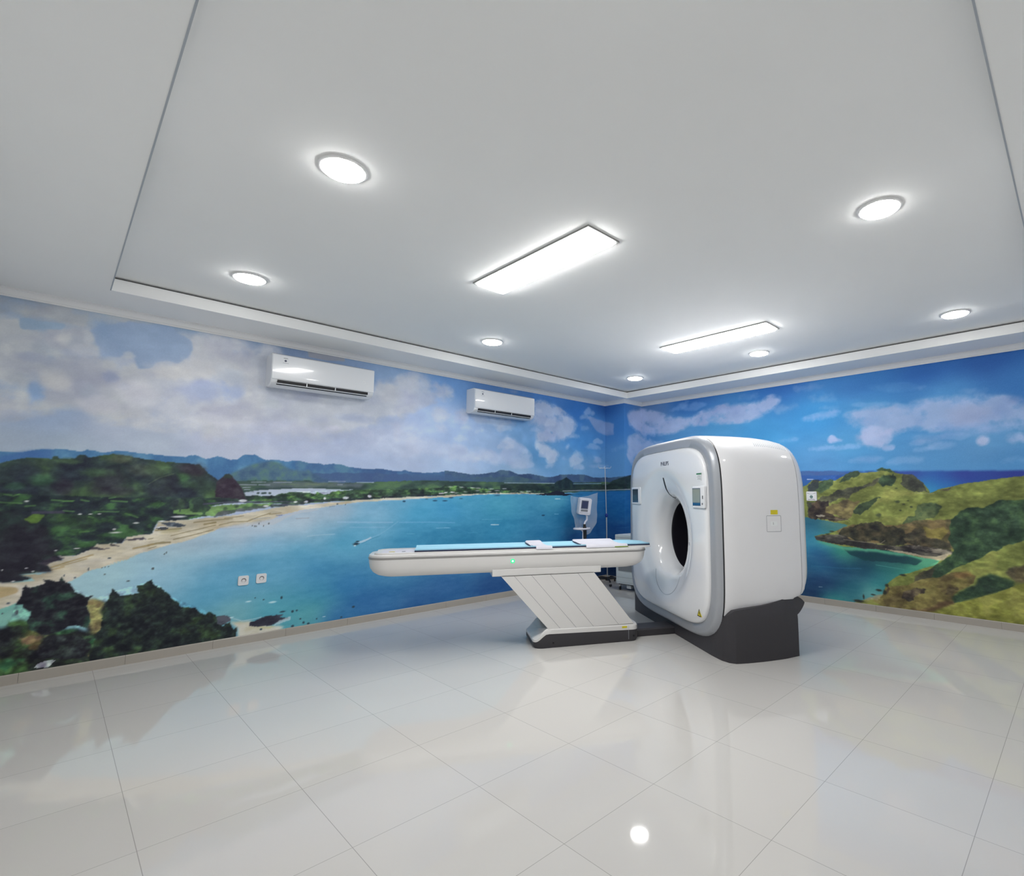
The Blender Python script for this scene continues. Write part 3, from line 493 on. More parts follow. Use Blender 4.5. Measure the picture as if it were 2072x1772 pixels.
["l",[4420,1578,4859,1583,5376,1587],[159,178,194],0.9,9],["l",[5778,1585,6438,1600],[130,164,192],0.85,10],["l",[6485,1585,6598,1585],[122,150,178],0.6,6],["p",[1317,1403,1573,1400,1613,1422,1738,1438,1862,1438,1811,1438,1900,1431,1946,1411,1967,1443,2029,1419,2099,1419,2106,1439,2193,1452,2306,1461,2562,1467,2930,1479,3438,1502,3483,1537,3901,1505,4521,1471,5225,1468,5514,1463,5225,1430,4203,1435,3488,1404,3441,1410,2934,1385,2480,1359,2072,1345,1847,1319,1744,1320,1339,1347],[53,78,59],1,5,0.45,16,[[37,50,50],[96,134,76]],20,1.8],["p",[1773,1359,2071,1370,2479,1380,2933,1401,3441,1429,3441,1410,2934,1385,2480,1359,2072,1345,1775,1320],[40,46,56],0.8,5,0.5,16,[],8,1],["e",[2269,1377,33,13],[206,211,217],1,0.5],["e",[2047,1374,14,12],[208,214,219],1,0.5],["e",[2530,1393,22,13],[204,209,214],1,0.5],["e",[1868,1341,15,12],[210,215,221],1,0.5],["e",[2522,1397,17,13],[204,209,214],1,0.5],
["e",[3441,1429,43,9],[195,195,200],1,0.5],["e",[3506,1439,27,9],[195,195,200],1,0.5],["e",[3594,1444,34,9],[195,195,200],1,0.5],["e",[3564,1514,35,7],[165,168,172],0.8,0.5],["e",[3730,1510,37,7],[165,168,172],0.8,0.5],["e",[3901,1505,38,7],[165,168,172],0.8,0.5],["e",[3989,1500,39,8],[165,168,172],0.8,0.5],["e",[4201,1489,40,8],[165,168,172],0.8,0.5],["e",[4422,1497,42,8],[165,168,172],0.8,0.5],["e",[4740,1452,45,8],[165,168,172],0.8,0.5],["e",[4861,1460,46,8],[165,168,172],0.8,0.5],["e",[3788,1449,37,7],[165,168,172],0.8,0.5],["e",[3649,1436,36,7],[165,168,172],0.8,0.5],["e",[4295,1470,41,8],[165,168,172],0.8,0.5],["e",[3975,1468,38,7],[165,168,172],0.8,0.5],["e",[4171,1457,40,8],[165,168,172],0.8,0.5],
["f",[-354,862,185,794,353,848,579,927,782,975,1082,1073,1229,1116,1547,1156,1872,1255,1999,1277,2481,1337,2935,1360,3442,1386,3488,1383,4051,1421,5282,1422,5799,1434,5926,1464,7135,1484,7795,1496,8438,1338,8391,-489,5178,-398,1420,1,-144,46,-304,119],[[1485,1075,178,189,202],[790,874,164,189,202],[1120,951,152,184,204],[1492,963,126,174,204],[1844,824,83,151,185],[1574,696,88,153,187],[1831,1059,157,184,203],[1296,1026,173,189,204],[944,998,165,184,198],[1857,1153,169,184,199],[2157,1225,163,183,200],[2574,1214,123,171,199],[3137,1201,73,153,191],[3556,1239,68,148,190],[2012,1027,125,170,195],[2412,1007,91,158,191],[3051,883,62,138,176],[3569,852,57,133,171],[2253,891,81,154,187],[2936,1324,103,164,196],[3763,1333,77,153,186],[4363,1263,72,152,181],[5418,1319,77,153,181],[4371,942,52,132,171],[3778,850,52,128,166],[5232,832,50,123,165],[5617,1100,44,119,161],[6033,1314,49,116,165],[6702,1435,37,102,160],[6804,1157,32,96,150],[6801,774,29,71,125],[6481,842,29,81,135],[5928,751,38,83,131],[7382,1309,29,89,145],[237,646,162,197,208],[419,788,161,196,207],[684,726,151,192,213],[-105,541,123,181,169],[851,793,136,183,206],[1171,666,94,158,192],[1102,484,88,155,187],[1420,739,82,148,183],[1996,630,71,139,179],[2010,359,66,139,173],[1966,237,83,156,165],[1628,259,84,158,177],[1277,286,116,171,181],[1923,118,95,162,171],[2327,427,55,121,170],[2507,233,49,105,158],[2234,108,59,117,166],[1823,156,84,157,171],[3528,240,47,97,149],[4282,177,41,82,134],[3200,78,45,93,145],[2659,51,48,104,157],[5681,-35,32,68,114],[6417,71,22,48,85],[6707,194,17,40,73],[7425,175,22,50,87]]],
["s",[-500,50,7400,50,7400,1560,-500,1560],10,2.4],["p",[5282,1430,4689,1438,4051,1431,3622,1410,3595,1413,3388,1398,2934,1381,2480,1357,2231,1338,1996,1320,1819,1300,1745,1304,1607,1283,1474,1263,1315,1230,1103,1200,904,1187,768,1184,679,1180,649,1095,652,1077,559,1069,484,1058,455,1004,297,1009,261,964,174,923,78,937,110,894,-25,884,36,855,40,845,60,818,-8,801,-114,806,-44,774,-30,754,-122,752,-360,770,-340,544,-188,566,-109,595,-22,649,97,696,175,730,206,746,273,793,367,823,464,853,575,894,377,834,453,851,557,897,652,934,731,958,862,989,943,1018,1082,1073,1122,1100,1353,1118,1547,1159,1646,1210,1849,1251,1822,1250,1999,1277,2176,1303,2481,1333,2935,1355,3442,1381,3529,1375,3623,1388,4051,1418,4689,1421,5282,1419],[190,183,164],1,4,0.25,10,[[179,168,144],[204,198,186]],9,2.5],
["p",[1122,1103,1353,1122,1580,1162,1849,1251,1822,1250,1999,1277,2000,1253,1781,1202,1551,1087,1171,1083],[180,187,196],0.7,14,0.4,3,[],8,1],["l",[5554,1469,6033,1485,6484,1489,7136,1501,7795,1499],[158,162,171],0.95,12],["l",[933,1160,1076,1176,1225,1185],[120,108,76],0.75,9],["l",[1014,1140,1095,1154],[121,109,76],0.75,20],["l",[777,1049,884,1077,994,1102,1096,1129],[121,109,76],0.75,8],["l",[627,975,687,988,771,992],[122,110,77],0.75,20],["l",[796,1014,859,1030,914,1041,996,1064,1081,1088],[121,109,76],0.75,9],["l",[1126,1128,1227,1153,1351,1155,1445,1197,1543,1228],[119,107,75],0.75,9],["l",[623,1028,653,1033],[123,111,77],0.75,7],["l",[1164,1191,1316,1208],[120,108,75],0.75,7],["l",[1536,1216,1638,1229],[118,106,74],0.75,6],["l",[629,946,679,962],[123,110,77],0.75,7],["l",[669,1101,843,1109],[122,110,77],0.75,14],["l",[57,845,137,875,218,902,282,923],[157,138,96],0.75,16],
["l",[106,849,179,871,249,894],[157,138,96],0.75,8],["l",[534,955,600,969,659,984],[154,135,94],0.75,18],["l",[-20,816,59,825,123,841],[158,138,96],0.75,8],["p",[-319,736,-200,715,-118,698,-107,667,-194,637,-310,631],[178,157,115],0.85,10,0.4,3,[],8,1],["p",[-418,1615,-277,1648,-186,1681,-149,1689,-67,1698,-11,1701,-4,1722,20,1721,42,1704,126,1708,137,1730,167,1736,195,1712,242,1723,299,1748,344,1761,395,1757,472,1736,574,1715,651,1714,786,1703,875,1697,943,1686,981,1641,1030,1599,1080,1558,1141,1537,1333,1347,980,1309,612,1183,-243,1232,-386,1237],[52,67,65],1,5,0.4,12,[[40,47,59],[72,97,68]],6,1.1],["e",[325,1520,120,105],[49,49,59],0.8,0.5],["e",[68,1480,63,71],[50,47,62],0.8,0.5],["e",[-159,1574,101,63],[45,52,64],0.7,0.5],["e",[167,1565,87,48],[45,54,64],0.6,0.5],["e",[376,1446,122,43],[47,44,59],0.7,0.5],["e",[-57,1524,68,46],[58,92,69],0.7,0.5],
["e",[-189,1477,61,34],[55,87,68],0.6,0.5],["e",[265,1598,99,37],[68,95,68],0.7,0.5],["e",[73,1682,76,24],[76,101,71],0.7,0.5],["e",[403,1716,85,38],[94,103,81],0.7,0.5],["e",[529,1619,79,58],[82,93,79],0.6,0.5],["e",[-64,1658,101,23],[62,77,70],0.5,0.5],["e",[902,1631,86,63],[54,50,60],0.9,0.5],["e",[832,1664,67,28],[55,50,62],0.6,0.5],["e",[642,1622,84,61],[85,107,81],0.7,0.5],["e",[812,1559,55,48],[70,109,70],0.8,0.5],["e",[882,1505,68,35],[64,91,64],0.6,0.5],["e",[706,1529,91,54],[42,46,60],0.8,0.5],["e",[670,1448,106,40],[42,48,58],0.7,0.5],["e",[997,1478,88,50],[55,74,63],0.6,0.5],["e",[965,1534,35,28],[51,67,61],0.6,0.5],["p",[590,1494,667,1566,755,1600,795,1572,823,1476,753,1394,597,1394],[42,46,58],0.75,6,0.4,12,[[52,61,64]],10,1],
["p",[1074,1386,1081,1536,1129,1580,1140,1601,1161,1614,1192,1597,1213,1568,1243,1532,1295,1451,1332,1366],[56,50,61],1,4,0.3,14,[[54,45,59],[73,60,73]],10,1],["p",[1127,1566,1140,1603,1167,1614,1199,1593,1194,1575],[48,60,56],0.9,4,0.4,14,[],8,1],["l",[589,1504,637,1545,667,1566,755,1599],[94,114,87],0.6,7],["p",[-402,1431,-259,1426,12,1409,267,1396,598,1381,753,1394,975,1386,1152,1378,1270,1344,1066,1314,1051,1286,1073,1222,904,1187,768,1184,679,1177,649,1089,652,1077,559,1069,484,1058,455,1004,297,1009,261,964,174,923,78,937,110,894,-25,884,36,855,40,845,60,818,-114,808,-44,774,-122,752,-360,776],[41,53,56],1,5,0.4,14,[[35,42,52],[63,97,63]],16,1.6],["p",[-391,1301,-248,1290,-154,1285,-92,1227,-9,1172,39,1078,105,1016,82,943,110,897,-25,884,32,856,40,845,56,819,-114,808,-44,774,-122,753,-360,779],[41,41,51],0.95,8,0.5,10,[[36,34,46],[46,59,59]],6,1],
["p",[-118,1222,-79,1260,-16,1256,-18,1242,-50,1191,-81,1190],[96,126,60],1,4,0.3,10,[[85,112,55]],10,1],["p",[-15,1247,106,1267,257,1239,286,1154,116,1132,9,1195],[55,82,57],0.7,9,0.6,14,[[80,116,65],[44,56,54]],18,1.5],["p",[-84,1281,96,1284,94,1260,-83,1262],[70,68,87],0.9,4,0.1,3,[],8,1],["l",[-236,1415,-202,1409],[91,135,77],0.7,12],["l",[-190,1403,-161,1417],[91,135,77],0.7,12],["l",[15,1371,132,1360],[90,135,77],0.7,12],["l",[78,1359,140,1364],[90,135,77],0.7,12],["l",[182,1370,226,1360],[90,134,76],0.7,12],["l",[349,1384,385,1391],[89,133,76],0.7,12],["l",[360,1362,462,1353],[89,133,76],0.7,12],["l",[460,1255,539,1218],[89,132,75],0.7,12],["l",[236,1234,263,1224],[90,134,76],0.7,12],["l",[-253,1356,-140,1347],[91,135,77],0.7,12],["l",[88,1285,147,1278],[90,135,77],0.7,12],["l",[277,1275,413,1269],[89,133,76],0.7,12],["l",[-123,1324,-69,1329],[91,135,77],0.7,12],
["l",[194,1110,245,1114],[90,134,76],0.7,12],["p",[1044,1308,1216,1319,1571,1324,1538,1298,1250,1268,1079,1215,785,1240,783,1278,902,1289,926,1268],[99,133,82],1,4,0.3,10,[[88,120,73],[114,146,94]],9,2],["p",[893,1269,881,1352,918,1386,975,1379,1026,1315,1051,1286,1029,1259,1007,1252,1006,1228,988,1228,984,1253,916,1251],[49,65,61],1,4,0.5,16,[[64,90,66]],18,1],["p",[761,1278,756,1353,819,1380,877,1338,880,1290,836,1284,833,1256,822,1257,817,1284],[47,57,62],1,4,0.5,16,[[60,79,66]],18,1],["l",[996,1326,1124,1337,1270,1342,1536,1344,1743,1337],[77,77,98],0.85,16],["p",[1068,1205,1089,1236,1159,1270,1250,1268,1324,1289,1471,1308,1552,1300,1473,1278,1333,1251,1221,1240,1132,1213],[84,90,95],0.9,5,0.6,14,[[63,79,66],[103,105,113]],16,1],["e",[1164,1281,18,18],[68,92,70],0.9,0.5],["e",[1254,1301,16,18],[68,91,70],0.9,0.5],["e",[1324,1285,25,18],[67,91,70],0.9,0.5],
["e",[1400,1302,26,19],[67,91,69],0.9,0.5],["p",[1537,1315,1744,1328,1844,1339,1846,1315,1675,1294,1539,1288],[71,89,76],0.8,5,0.5,14,[[53,59,68]],16,1],["e",[1301,1355,33,12],[200,202,207],1,0],["e",[1501,1300,25,9],[199,201,205],1,0],["e",[1765,1338,18,8],[196,198,203],1,0],["e",[1859,1337,15,6],[195,198,202],1,0],["e",[702,1179,24,6],[205,208,212],1,0],["e",[701,1127,37,7],[205,208,212],1,0],["e",[819,1216,49,8],[204,207,211],1,0],["e",[-118,1363,12,6],[189,189,191],1,0],["e",[183,1256,11,5],[187,187,190],1,0],["e",[245,1255,11,4],[187,187,189],1,0],["e",[298,1253,11,4],[186,186,189],1,0],["e",[533,1171,19,6],[185,185,187],1,0],["e",[398,1124,11,7],[186,186,188],1,0],["e",[187,981,17,4],[187,187,190],1,0],["e",[69,973,9,4],[188,188,190],1,0],["e",[407,1096,37,5],[186,186,188],1,0],["e",[-78,852,8,5],[189,189,191],1,0],["e",[-42,823,9,4],[189,189,191],1,0],
["e",[-139,762,10,4],[189,189,191],1,0],["e",[-201,849,6,4],[189,189,191],1,0],["p",[663,1118,703,1129,751,1124,752,1107,700,1103],[55,60,71],0.9,3,0.2,3,[],8,1],["p",[701,1166,785,1169,879,1138,864,1125,750,1130],[60,70,84],0.95,4,0.4,14,[[133,143,153]],24,2],["p",[681,1080,843,1109,828,1086,723,1068],[164,156,113],0.7,6,0.4,3,[],8,1],["p",[24,857,114,906,51,922,-25,884],[52,47,60],0.85,5,0.5,14,[],8,1],["p",[257,964,380,967,276,992],[51,47,59],0.85,5,0.5,14,[],8,1],["p",[454,1023,610,1032,590,1052,500,1038],[51,46,59],0.85,5,0.5,14,[],8,1],["p",[383,991,453,980,386,1009],[51,47,59],0.85,5,0.5,14,[],8,1],["d",[-418,1615,-278,1654,-67,1698,242,1723,344,1761,574,1715,875,1697,1080,1558,1161,1614,1332,1362,1570,1330,1472,1301,1324,1281,1079,1211,904,1187,768,1184,679,1180,649,1095,652,1077,484,1058,297,1009,174,923,-25,884,40,845,-122,753,-360,776],17,26,1.5,[0.95,1.1,0.85],0],
["d",[1768,1446,3628,1504,3483,1537,5225,1468,5225,1430,3488,1404,2934,1385,1775,1320,1607,1287,1339,1347,1599,1414],30,40,2,[0.95,1.1,0.8],0],["d",[5282,1430,4689,1438,4051,1431,3622,1410,3595,1413,3388,1398,2934,1381,2480,1357,2231,1338,1996,1320,1819,1300,1745,1304,1607,1283,1474,1263,1315,1230,1103,1200,904,1187,768,1184,679,1180,649,1095,652,1077,559,1069,484,1058,455,1004,297,1009,261,964,174,923,78,937,110,894,-25,884,36,855,40,845,60,818,-8,801,-114,806,-44,774,-30,754,-122,752,-360,770,-340,544,-188,566,-109,595,-22,649,97,696,175,730,206,746,273,793,367,823,464,853,575,894,377,834,453,851,557,897,652,934,731,958,862,989,943,1018,1082,1073,1122,1100,1353,1118,1547,1159,1646,1210,1849,1251,1822,1250,1999,1277,2176,1303,2481,1333,2935,1355,3442,1381,3529,1375,3623,1388,4051,1418,4689,1421,5282,1419],10,30,4,[1,1,1],0],
["p",[-331,429,-340,544,-184,518,-108,577,-22,504,-40,465,-90,467,-136,428,-175,411],[123,176,167],1,5,0.3,8,[[114,165,156],[136,188,177]],8,2],["p",[-331,429,-175,414,-137,440,-78,471,-34,440,14,371,214,346,310,310,282,544,319,564,390,522,490,514,869,458,916,-218,-299,62],[42,49,45],1,6,0.5,10,[[31,33,40],[62,89,54]],12,1.3],["p",[273,545,319,561,384,529,365,467,397,365,377,297,335,286,307,349,294,453],[124,116,78],0.9,8,0.7,14,[[78,85,53],[167,157,106]],18,1.6],["p",[281,563,319,564,384,529,342,509,275,520],[163,146,100],0.85,6,0.4,3,[],8,1],["e",[-11,309,65,37],[133,107,84],0.95,0.8],["e",[14,262,35,31],[112,95,61],0.7,0.8],["e",[2,361,52,24],[95,98,59],0.8,0.8],["e",[-97,445,42,27],[71,103,61],0.95,0.8],["e",[378,224,69,32],[51,108,68],0.95,0.8],["e",[454,186,45,26],[46,92,61],0.7,0.8],["e",[170,336,79,16],[52,93,62],0.85,0.8],["e",[-121,150,49,36],[52,96,67],0.95,0.8],
["e",[-54,170,25,12],[57,101,67],0.7,0.8],["e",[348,122,32,13],[150,123,84],0.95,0.8],["e",[342,196,44,19],[68,100,62],0.6,0.8],["e",[289,269,57,13],[64,93,64],0.7,0.8],["p",[24,90,34,114,80,133,137,126,121,107,101,84],[156,160,168],1,3,0.3,14,[[124,127,137]],14,1],["p",[-109,595,-76,645,-75,705,-61,718,-41,676,17,706,13,749,45,733,69,708,95,715,115,747,136,710,162,719,175,673,191,640,240,608,271,571,313,578,295,561,275,513,296,427,283,353,124,344,64,331,-7,369,-42,429,-18,503,-66,571],[36,38,46],1,5,1.0,9,[[29,29,39],[46,68,61]],14,1.1],["p",[391,502,411,564,430,608,475,569,537,567,599,572,560,641,626,630,682,678,707,619,764,591,718,622,763,594,801,571,819,514,874,461,915,400,983,408,1033,344,1065,330,1095,353,1162,295,1199,232,1235,178,1274,210,1303,147,1336,160,1340,82,1243,53,760,35,331,27,331,217,382,303,389,399],[35,44,44],1,5,1.0,9,[[28,33,39],[51,68,49]],14,1.1],
["p",[65,319,265,287,329,186,279,108,53,152,24,248],[33,33,43],0.8,10,0.8,16,[[54,58,65]],22,1],["d",[-332,440,-137,440,-109,595,17,706,163,713,314,565,430,608,682,671,819,514,983,408,1162,295,1337,141,1342,63,760,35,-299,62],30,34,1.2,[0.9,1.1,0.8],0],["p",[1273,219,1418,204,1600,123,1731,100,1714,72,1598,13,1344,34,1337,141,1309,175],[199,197,185],1,7,0.4,10,[[188,184,161],[209,212,207]],8,2],["p",[1163,286,1212,285,1274,267,1273,229,1217,196,1167,219],[56,58,70],1,4,0.4,14,[[86,90,102]],14,2],["p",[1430,153,1436,189,1505,209,1594,224,1724,221,1688,194,1774,169,1690,152,1618,125,1510,134],[53,55,69],1,4,0.5,14,[[40,40,54],[102,106,118]],16,2.4],["p",[1681,149,1783,173,1785,141,1655,113],[187,203,210],0.7,5,0.6,3,[],8,1],["p",[1492,134,1637,116,1601,101,1511,117],[183,183,131],0.6,5,0.4,3,[],8,1],["l",[1271,256,1366,213,1452,213,1522,221],[190,206,211],0.6,8],
["e",[1708,244,25,8],[47,69,83],1,0],["e",[1691,384,11,14],[47,70,83],1,0],["e",[1799,232,12,13],[47,69,83],1,0],["e",[1838,235,10,8],[47,69,83],1,0],["e",[2406,185,16,11],[46,67,81],1,0],["e",[1808,86,14,12],[47,69,83],1,0],["e",[1909,104,11,12],[47,69,83],1,0],["e",[1955,86,14,10],[47,69,82],1,0],["e",[1877,146,9,8],[47,69,83],1,0],["e",[1529,106,11,9],[48,70,84],1,0],["e",[2034,120,7,8],[47,68,82],1,0],["e",[2283,95,11,9],[46,68,81],1,0],["e",[1534,386,8,6],[48,70,84],1,0],["e",[1462,414,6,5],[48,70,84],1,0],["e",[742,892,5,5],[49,72,87],1,0],["e",[1614,351,33,8],[190,217,226],0.9,0],["e",[1407,387,23,6],[192,219,228],0.9,0],["e",[2105,130,15,4],[186,212,221],0.9,0],["e",[1279,259,17,5],[193,220,230],0.9,0],["e",[267,809,5,12],[81,90,98],1,0],["e",[672,772,8,8],[79,88,96],1,0],["e",[518,685,10,6],[80,89,97],1,0],["e",[131,773,5,8],[81,90,98],1,0],["e",[194,749,7,6],[81,90,98],1,0],
["e",[387,887,10,5],[80,89,97],1,0],["e",[-101,526,9,18],[82,91,99],1,0],["e",[-150,600,9,7],[82,91,99],1,0],["e",[-173,529,5,6],[82,91,99],1,0],["e",[367,757,7,4],[80,89,97],1,0],["e",[348,811,4,4],[80,89,97],1,0],["e",[367,816,4,4],[80,89,97],1,0],["e",[387,817,4,4],[80,89,97],1,0],["e",[386,887,9,5],[80,89,97],1,0],["e",[672,773,8,10],[79,88,96],1,0],["e",[755,903,5,9],[79,88,96],1,0],["e",[742,891,5,6],[79,88,96],1,0],["e",[1449,1129,4,10],[77,85,93],1,0],["e",[1415,1105,4,9],[77,85,93],1,0],["e",[1490,1105,4,9],[77,85,93],1,0],["e",[1535,1126,6,9],[76,85,92],1,0],["e",[1395,1111,4,7],[77,85,93],1,0],["e",[1428,1104,4,7],[77,85,93],1,0],["e",[2180,1311,10,7],[74,83,90],1,0],["e",[2265,1305,5,6],[74,82,89],1,0],["l",[1128,1092,1231,1091,1323,1094],[152,171,192],0.7,10],["l",[1598,1203,1646,1206],[118,125,157],0.8,14],["l",[1401,1177,1545,1186],[129,139,159],0.6,5],
["l",[1783,1167,1900,1169],[148,158,172],0.8,12],["l",[2099,1283,2153,1289],[105,114,134],0.7,5],["l",[1895,979,2014,987,2169,986],[158,188,206],0.6,12],["l",[2194,1116,2492,1101,2814,1088],[155,186,212],0.5,18],["l",[2898,1085,3295,1073,3642,1052],[123,174,207],0.5,16],["l",[3382,994,3565,992],[143,189,212],0.7,8],["l",[2327,1053,2716,1035],[145,180,207],0.45,12],["l",[3000,945,3098,940],[113,174,202],0.5,8],["l",[2435,881,2502,900,2561,922],[181,200,216],0.85,26],["l",[2561,920,2674,963,2744,1003,2879,1095],[129,176,204],0.6,9],["l",[2461,864,2562,909,2675,941],[44,111,148],0.6,5],["l",[4206,1004,4338,998],[201,222,235],0.95,11],["l",[5388,1348,5496,1347],[206,228,235],0.95,12],["l",[5381,1116,5462,1114],[133,189,212],0.8,9],["l",[4060,1078,4400,1072],[114,179,202],0.5,9],["l",[3502,995,3582,988],[123,179,207],0.6,9],["l",[5496,1340,5676,1334],[123,179,202],0.6,6],
["l",[3847,912,3991,907],[94,164,196],0.5,7],["l",[5595,1419,5820,1422,5990,1412],[23,69,116],0.6,9],["l",[6254,1281,6531,1309],[64,129,171],0.5,10],["l",[6801,866,7103,883],[63,109,156],0.5,9],["e",[2402,866,32,18],[38,53,66],1,0.5],["e",[2417,893,19,7],[31,51,66],1,0],["e",[2390,848,13,8],[206,221,230],0.8,0],["e",[5151,1103,33,11],[32,65,93],0.9,0],["e",[2945,1333,19,11],[32,65,93],0.9,0],["e",[3353,1338,32,8],[32,65,93],0.9,0],["e",[3493,1335,35,7],[32,65,93],0.9,0],["e",[3580,1373,33,7],[32,65,93],0.9,0],["e",[3576,1374,27,5],[32,65,93],0.9,0],["e",[3727,1360,25,5],[32,65,93],0.9,0],["e",[4305,1399,47,5],[32,65,93],0.9,0],["e",[3238,1360,21,4],[32,65,93],0.9,0],["p",[5244,1440,5416,1469,5564,1458,5595,1429,5799,1418,5615,1397,4968,1408],[34,36,51],1,3,0.4,14,[],8,1],
["f",[7357,1800,12784,1650,12766,1409,10305,1414,10233,1098,7344,1020],[[10261,1688,51,76,146],[10316,1646,58,113,168],[10314,1600,42,77,151],[11451,1647,51,70,144],[11976,1626,48,58,134],[12444,1625,44,57,132],[11769,1564,44,79,155],[12070,1564,41,68,141],[11661,1511,48,122,173],[11818,1521,45,108,167],[11658,1455,54,140,180],[10252,1500,45,94,138],[8463,1621,44,76,146],[10592,1630,50,90,160]]],["p",[7357,1804,10262,1723,10404,1716,10569,1724,10753,1688,10791,1659,10260,1665,7356,1737],[66,98,151],0.95,4,0.3,10,[[73,90,141]],8,2],["l",[10260,1613,10336,1611],[181,194,214],1,9],["l",[10252,1497,10316,1497],[143,161,178],0.9,7],
["f",[7344,1056,10235,1127,10823,1062,11817,715,11710,635,11018,138,10769,52,7319,-394],[[10286,1015,50,101,122],[10560,997,76,122,120],[10279,873,53,120,152],[10415,797,73,161,165],[10340,666,44,92,138],[10676,691,58,140,117],[10470,539,35,73,114],[10399,464,50,108,143],[10924,617,28,61,81],[11279,647,28,67,73],[11552,621,79,159,125],[11157,522,48,111,114],[10662,422,34,73,105],[10390,284,34,60,101],[10914,434,36,76,103],[11029,343,51,129,133],[10780,249,44,103,120],[10454,210,36,68,104],[10514,90,61,145,140],[10963,233,107,169,165],[10271,105,30,55,92],[11381,482,72,152,132],[10216,728,61,140,171],[11608,662,107,169,125],[8814,475,40,84,129],[11049,692,30,73,71]]],["s",[7500,50,12000,50,12000,1250,7500,1250],9,3.0],["p",[10652,743,11050,718,11339,702,11533,656,11443,593,11219,591,10923,604,10738,655],[28,57,69],0.75,12,0.5,8,[[24,67,65]],6,2],
["p",[10347,813,10679,752,11052,742,11284,723,11503,684,11661,672,11690,633,11549,572,11532,631,11393,681,11049,703,10677,711,10414,776],[91,167,133],0.85,8,0.3,3,[],8,1],["l",[11041,556,11216,540,11340,530],[79,150,141],0.6,10],["l",[10261,472,10399,478,10613,477,10868,495],[59,117,148],0.4,12],["l",[10345,214,10386,216],[144,171,188],0.8,6],
["p",[9760,1249,10014,1444,10254,1544,10328,1600,10412,1591,10616,1587,10725,1647,10883,1704,10932,1682,11031,1686,11104,1684,11166,1715,11261,1712,11316,1671,11495,1627,11588,1549,11647,1461,11656,1430,11764,1472,11888,1501,11970,1524,12165,1557,12506,1606,12863,1634,12739,10,10765,-27,10771,78,10896,119,11019,163,11104,212,11134,330,11267,445,11494,542,11657,612,11701,658,11651,684,11503,684,11284,729,11052,747,10679,752,10347,813,10321,861,10597,944,10744,1018,10694,1037,10536,1063,10234,1110,9849,1146],[117,126,68],1,4,0.3,12,[[98,105,57],[138,141,79]],6,1.5],["p",[10327,1578,10616,1580,10600,1525,10418,1428,10293,1457,10253,1529],[59,78,61],0.95,5,1.2,10,[[46,58,51],[75,94,67]],14,1.2],["p",[10254,1544,10328,1593,10398,1598,10379,1499,10249,1443],[53,58,67],0.8,5,1.2,10,[],14,1.2],
["p",[10668,1565,10725,1647,10883,1714,10927,1682,10852,1610,10747,1571],[57,75,59],0.95,5,1.2,10,[[44,57,51]],14,1.2],["p",[10357,1328,10650,1461,10923,1520,11124,1610,11152,1570,10921,1473,10763,1372,10576,1323,10437,1258,10235,1141,10243,1299],[68,70,59],0.95,5,1.2,10,[[51,53,51],[87,87,69]],14,1.2],["p",[10252,1199,10385,1328,10523,1343,10477,1231,10514,1162,10722,1085,10773,1067,10536,1063,10234,1112],[59,51,49],0.95,5,1.2,10,[[43,38,43],[90,76,63]],14,1.2],["p",[10463,1231,10575,1302,10761,1338,10912,1319,10831,1210,10749,1113,10567,1136,10488,1175],[107,96,68],0.95,5,1.2,10,[[78,70,56],[124,114,76]],14,1.2],["p",[10805,1196,10950,1319,11135,1375,11083,1294,10904,1165,10817,1176],[57,72,54],0.95,5,1.2,10,[[45,55,47]],14,1.2],["p",[11109,1558,11149,1623,11281,1656,11318,1606,11296,1522,11178,1501],[46,65,52],0.95,5,1.2,10,[[37,51,45],[59,80,59]],14,1.2],
["p",[11104,1684,11167,1721,11261,1714,11322,1670,11223,1676],[56,75,50],0.95,5,1.2,10,[],14,1.2],["p",[11361,1547,11394,1630,11495,1627,11589,1555,11651,1442,11548,1430,11441,1475,11376,1514],[62,66,58],0.95,5,1.2,10,[[47,49,49],[85,87,69]],14,1.2],["p",[11752,1454,11785,1478,11898,1501,11866,1465],[78,70,61],0.95,5,1.2,10,[],14,1.2],["l",[11504,1427,11697,1417],[156,156,125],0.6,6],["p",[11517,1280,11627,1302,11761,1277,11715,1203,11606,1132,11526,1062,11336,1029,11362,1093,11490,1185],[63,78,56],0.95,5,1.2,10,[[48,60,48],[81,93,64]],14,1.2],["p",[10718,1004,10948,1053,11302,1040,11529,1111,11843,1122,11931,935,11843,800,11289,811,10683,840,10597,944],[105,89,66],0.9,9,0.7,10,[[78,72,54],[124,106,73]],12,1.2],["p",[11577,1014,11769,1071,11825,1001,11727,900,11581,916],[124,115,62],0.8,5,1.2,10,[],14,1.2],
["p",[10807,994,10898,1044,11094,1078,11186,1023,11335,1016,11404,856,11254,797,11057,829,10886,832,10608,890,10690,976],[55,55,47],0.95,5,1.2,10,[[39,41,41],[78,72,57]],14,1.2],["p",[11364,929,11523,1012,11622,894,11827,870,11822,787,11402,819],[58,57,51],0.8,5,1.2,10,[[43,43,43],[97,89,68]],14,1.2],["p",[10321,861,10621,904,10811,834,11254,797,11402,819,11801,785,11849,753,11714,689,11483,713,11284,735,10931,746,10549,784,10347,818],[57,55,57],0.95,4,0.5,14,[[41,39,45],[93,89,83]],20,2.6],["l",[10683,840,10935,821,11103,815,11153,854],[132,125,107],0.8,9],["p",[11357,816,11618,814,11841,776,11819,739,11717,743,11508,770,11377,786],[141,134,120],0.85,4,0.8,14,[[66,62,60],[166,157,139]],26,3],["p",[11147,754,11251,752,11483,713,11673,704,11820,757,11743,673,11691,663,11609,680,11394,700,11227,734],[171,159,136],0.95,4,0.4,10,[],14,1.2],
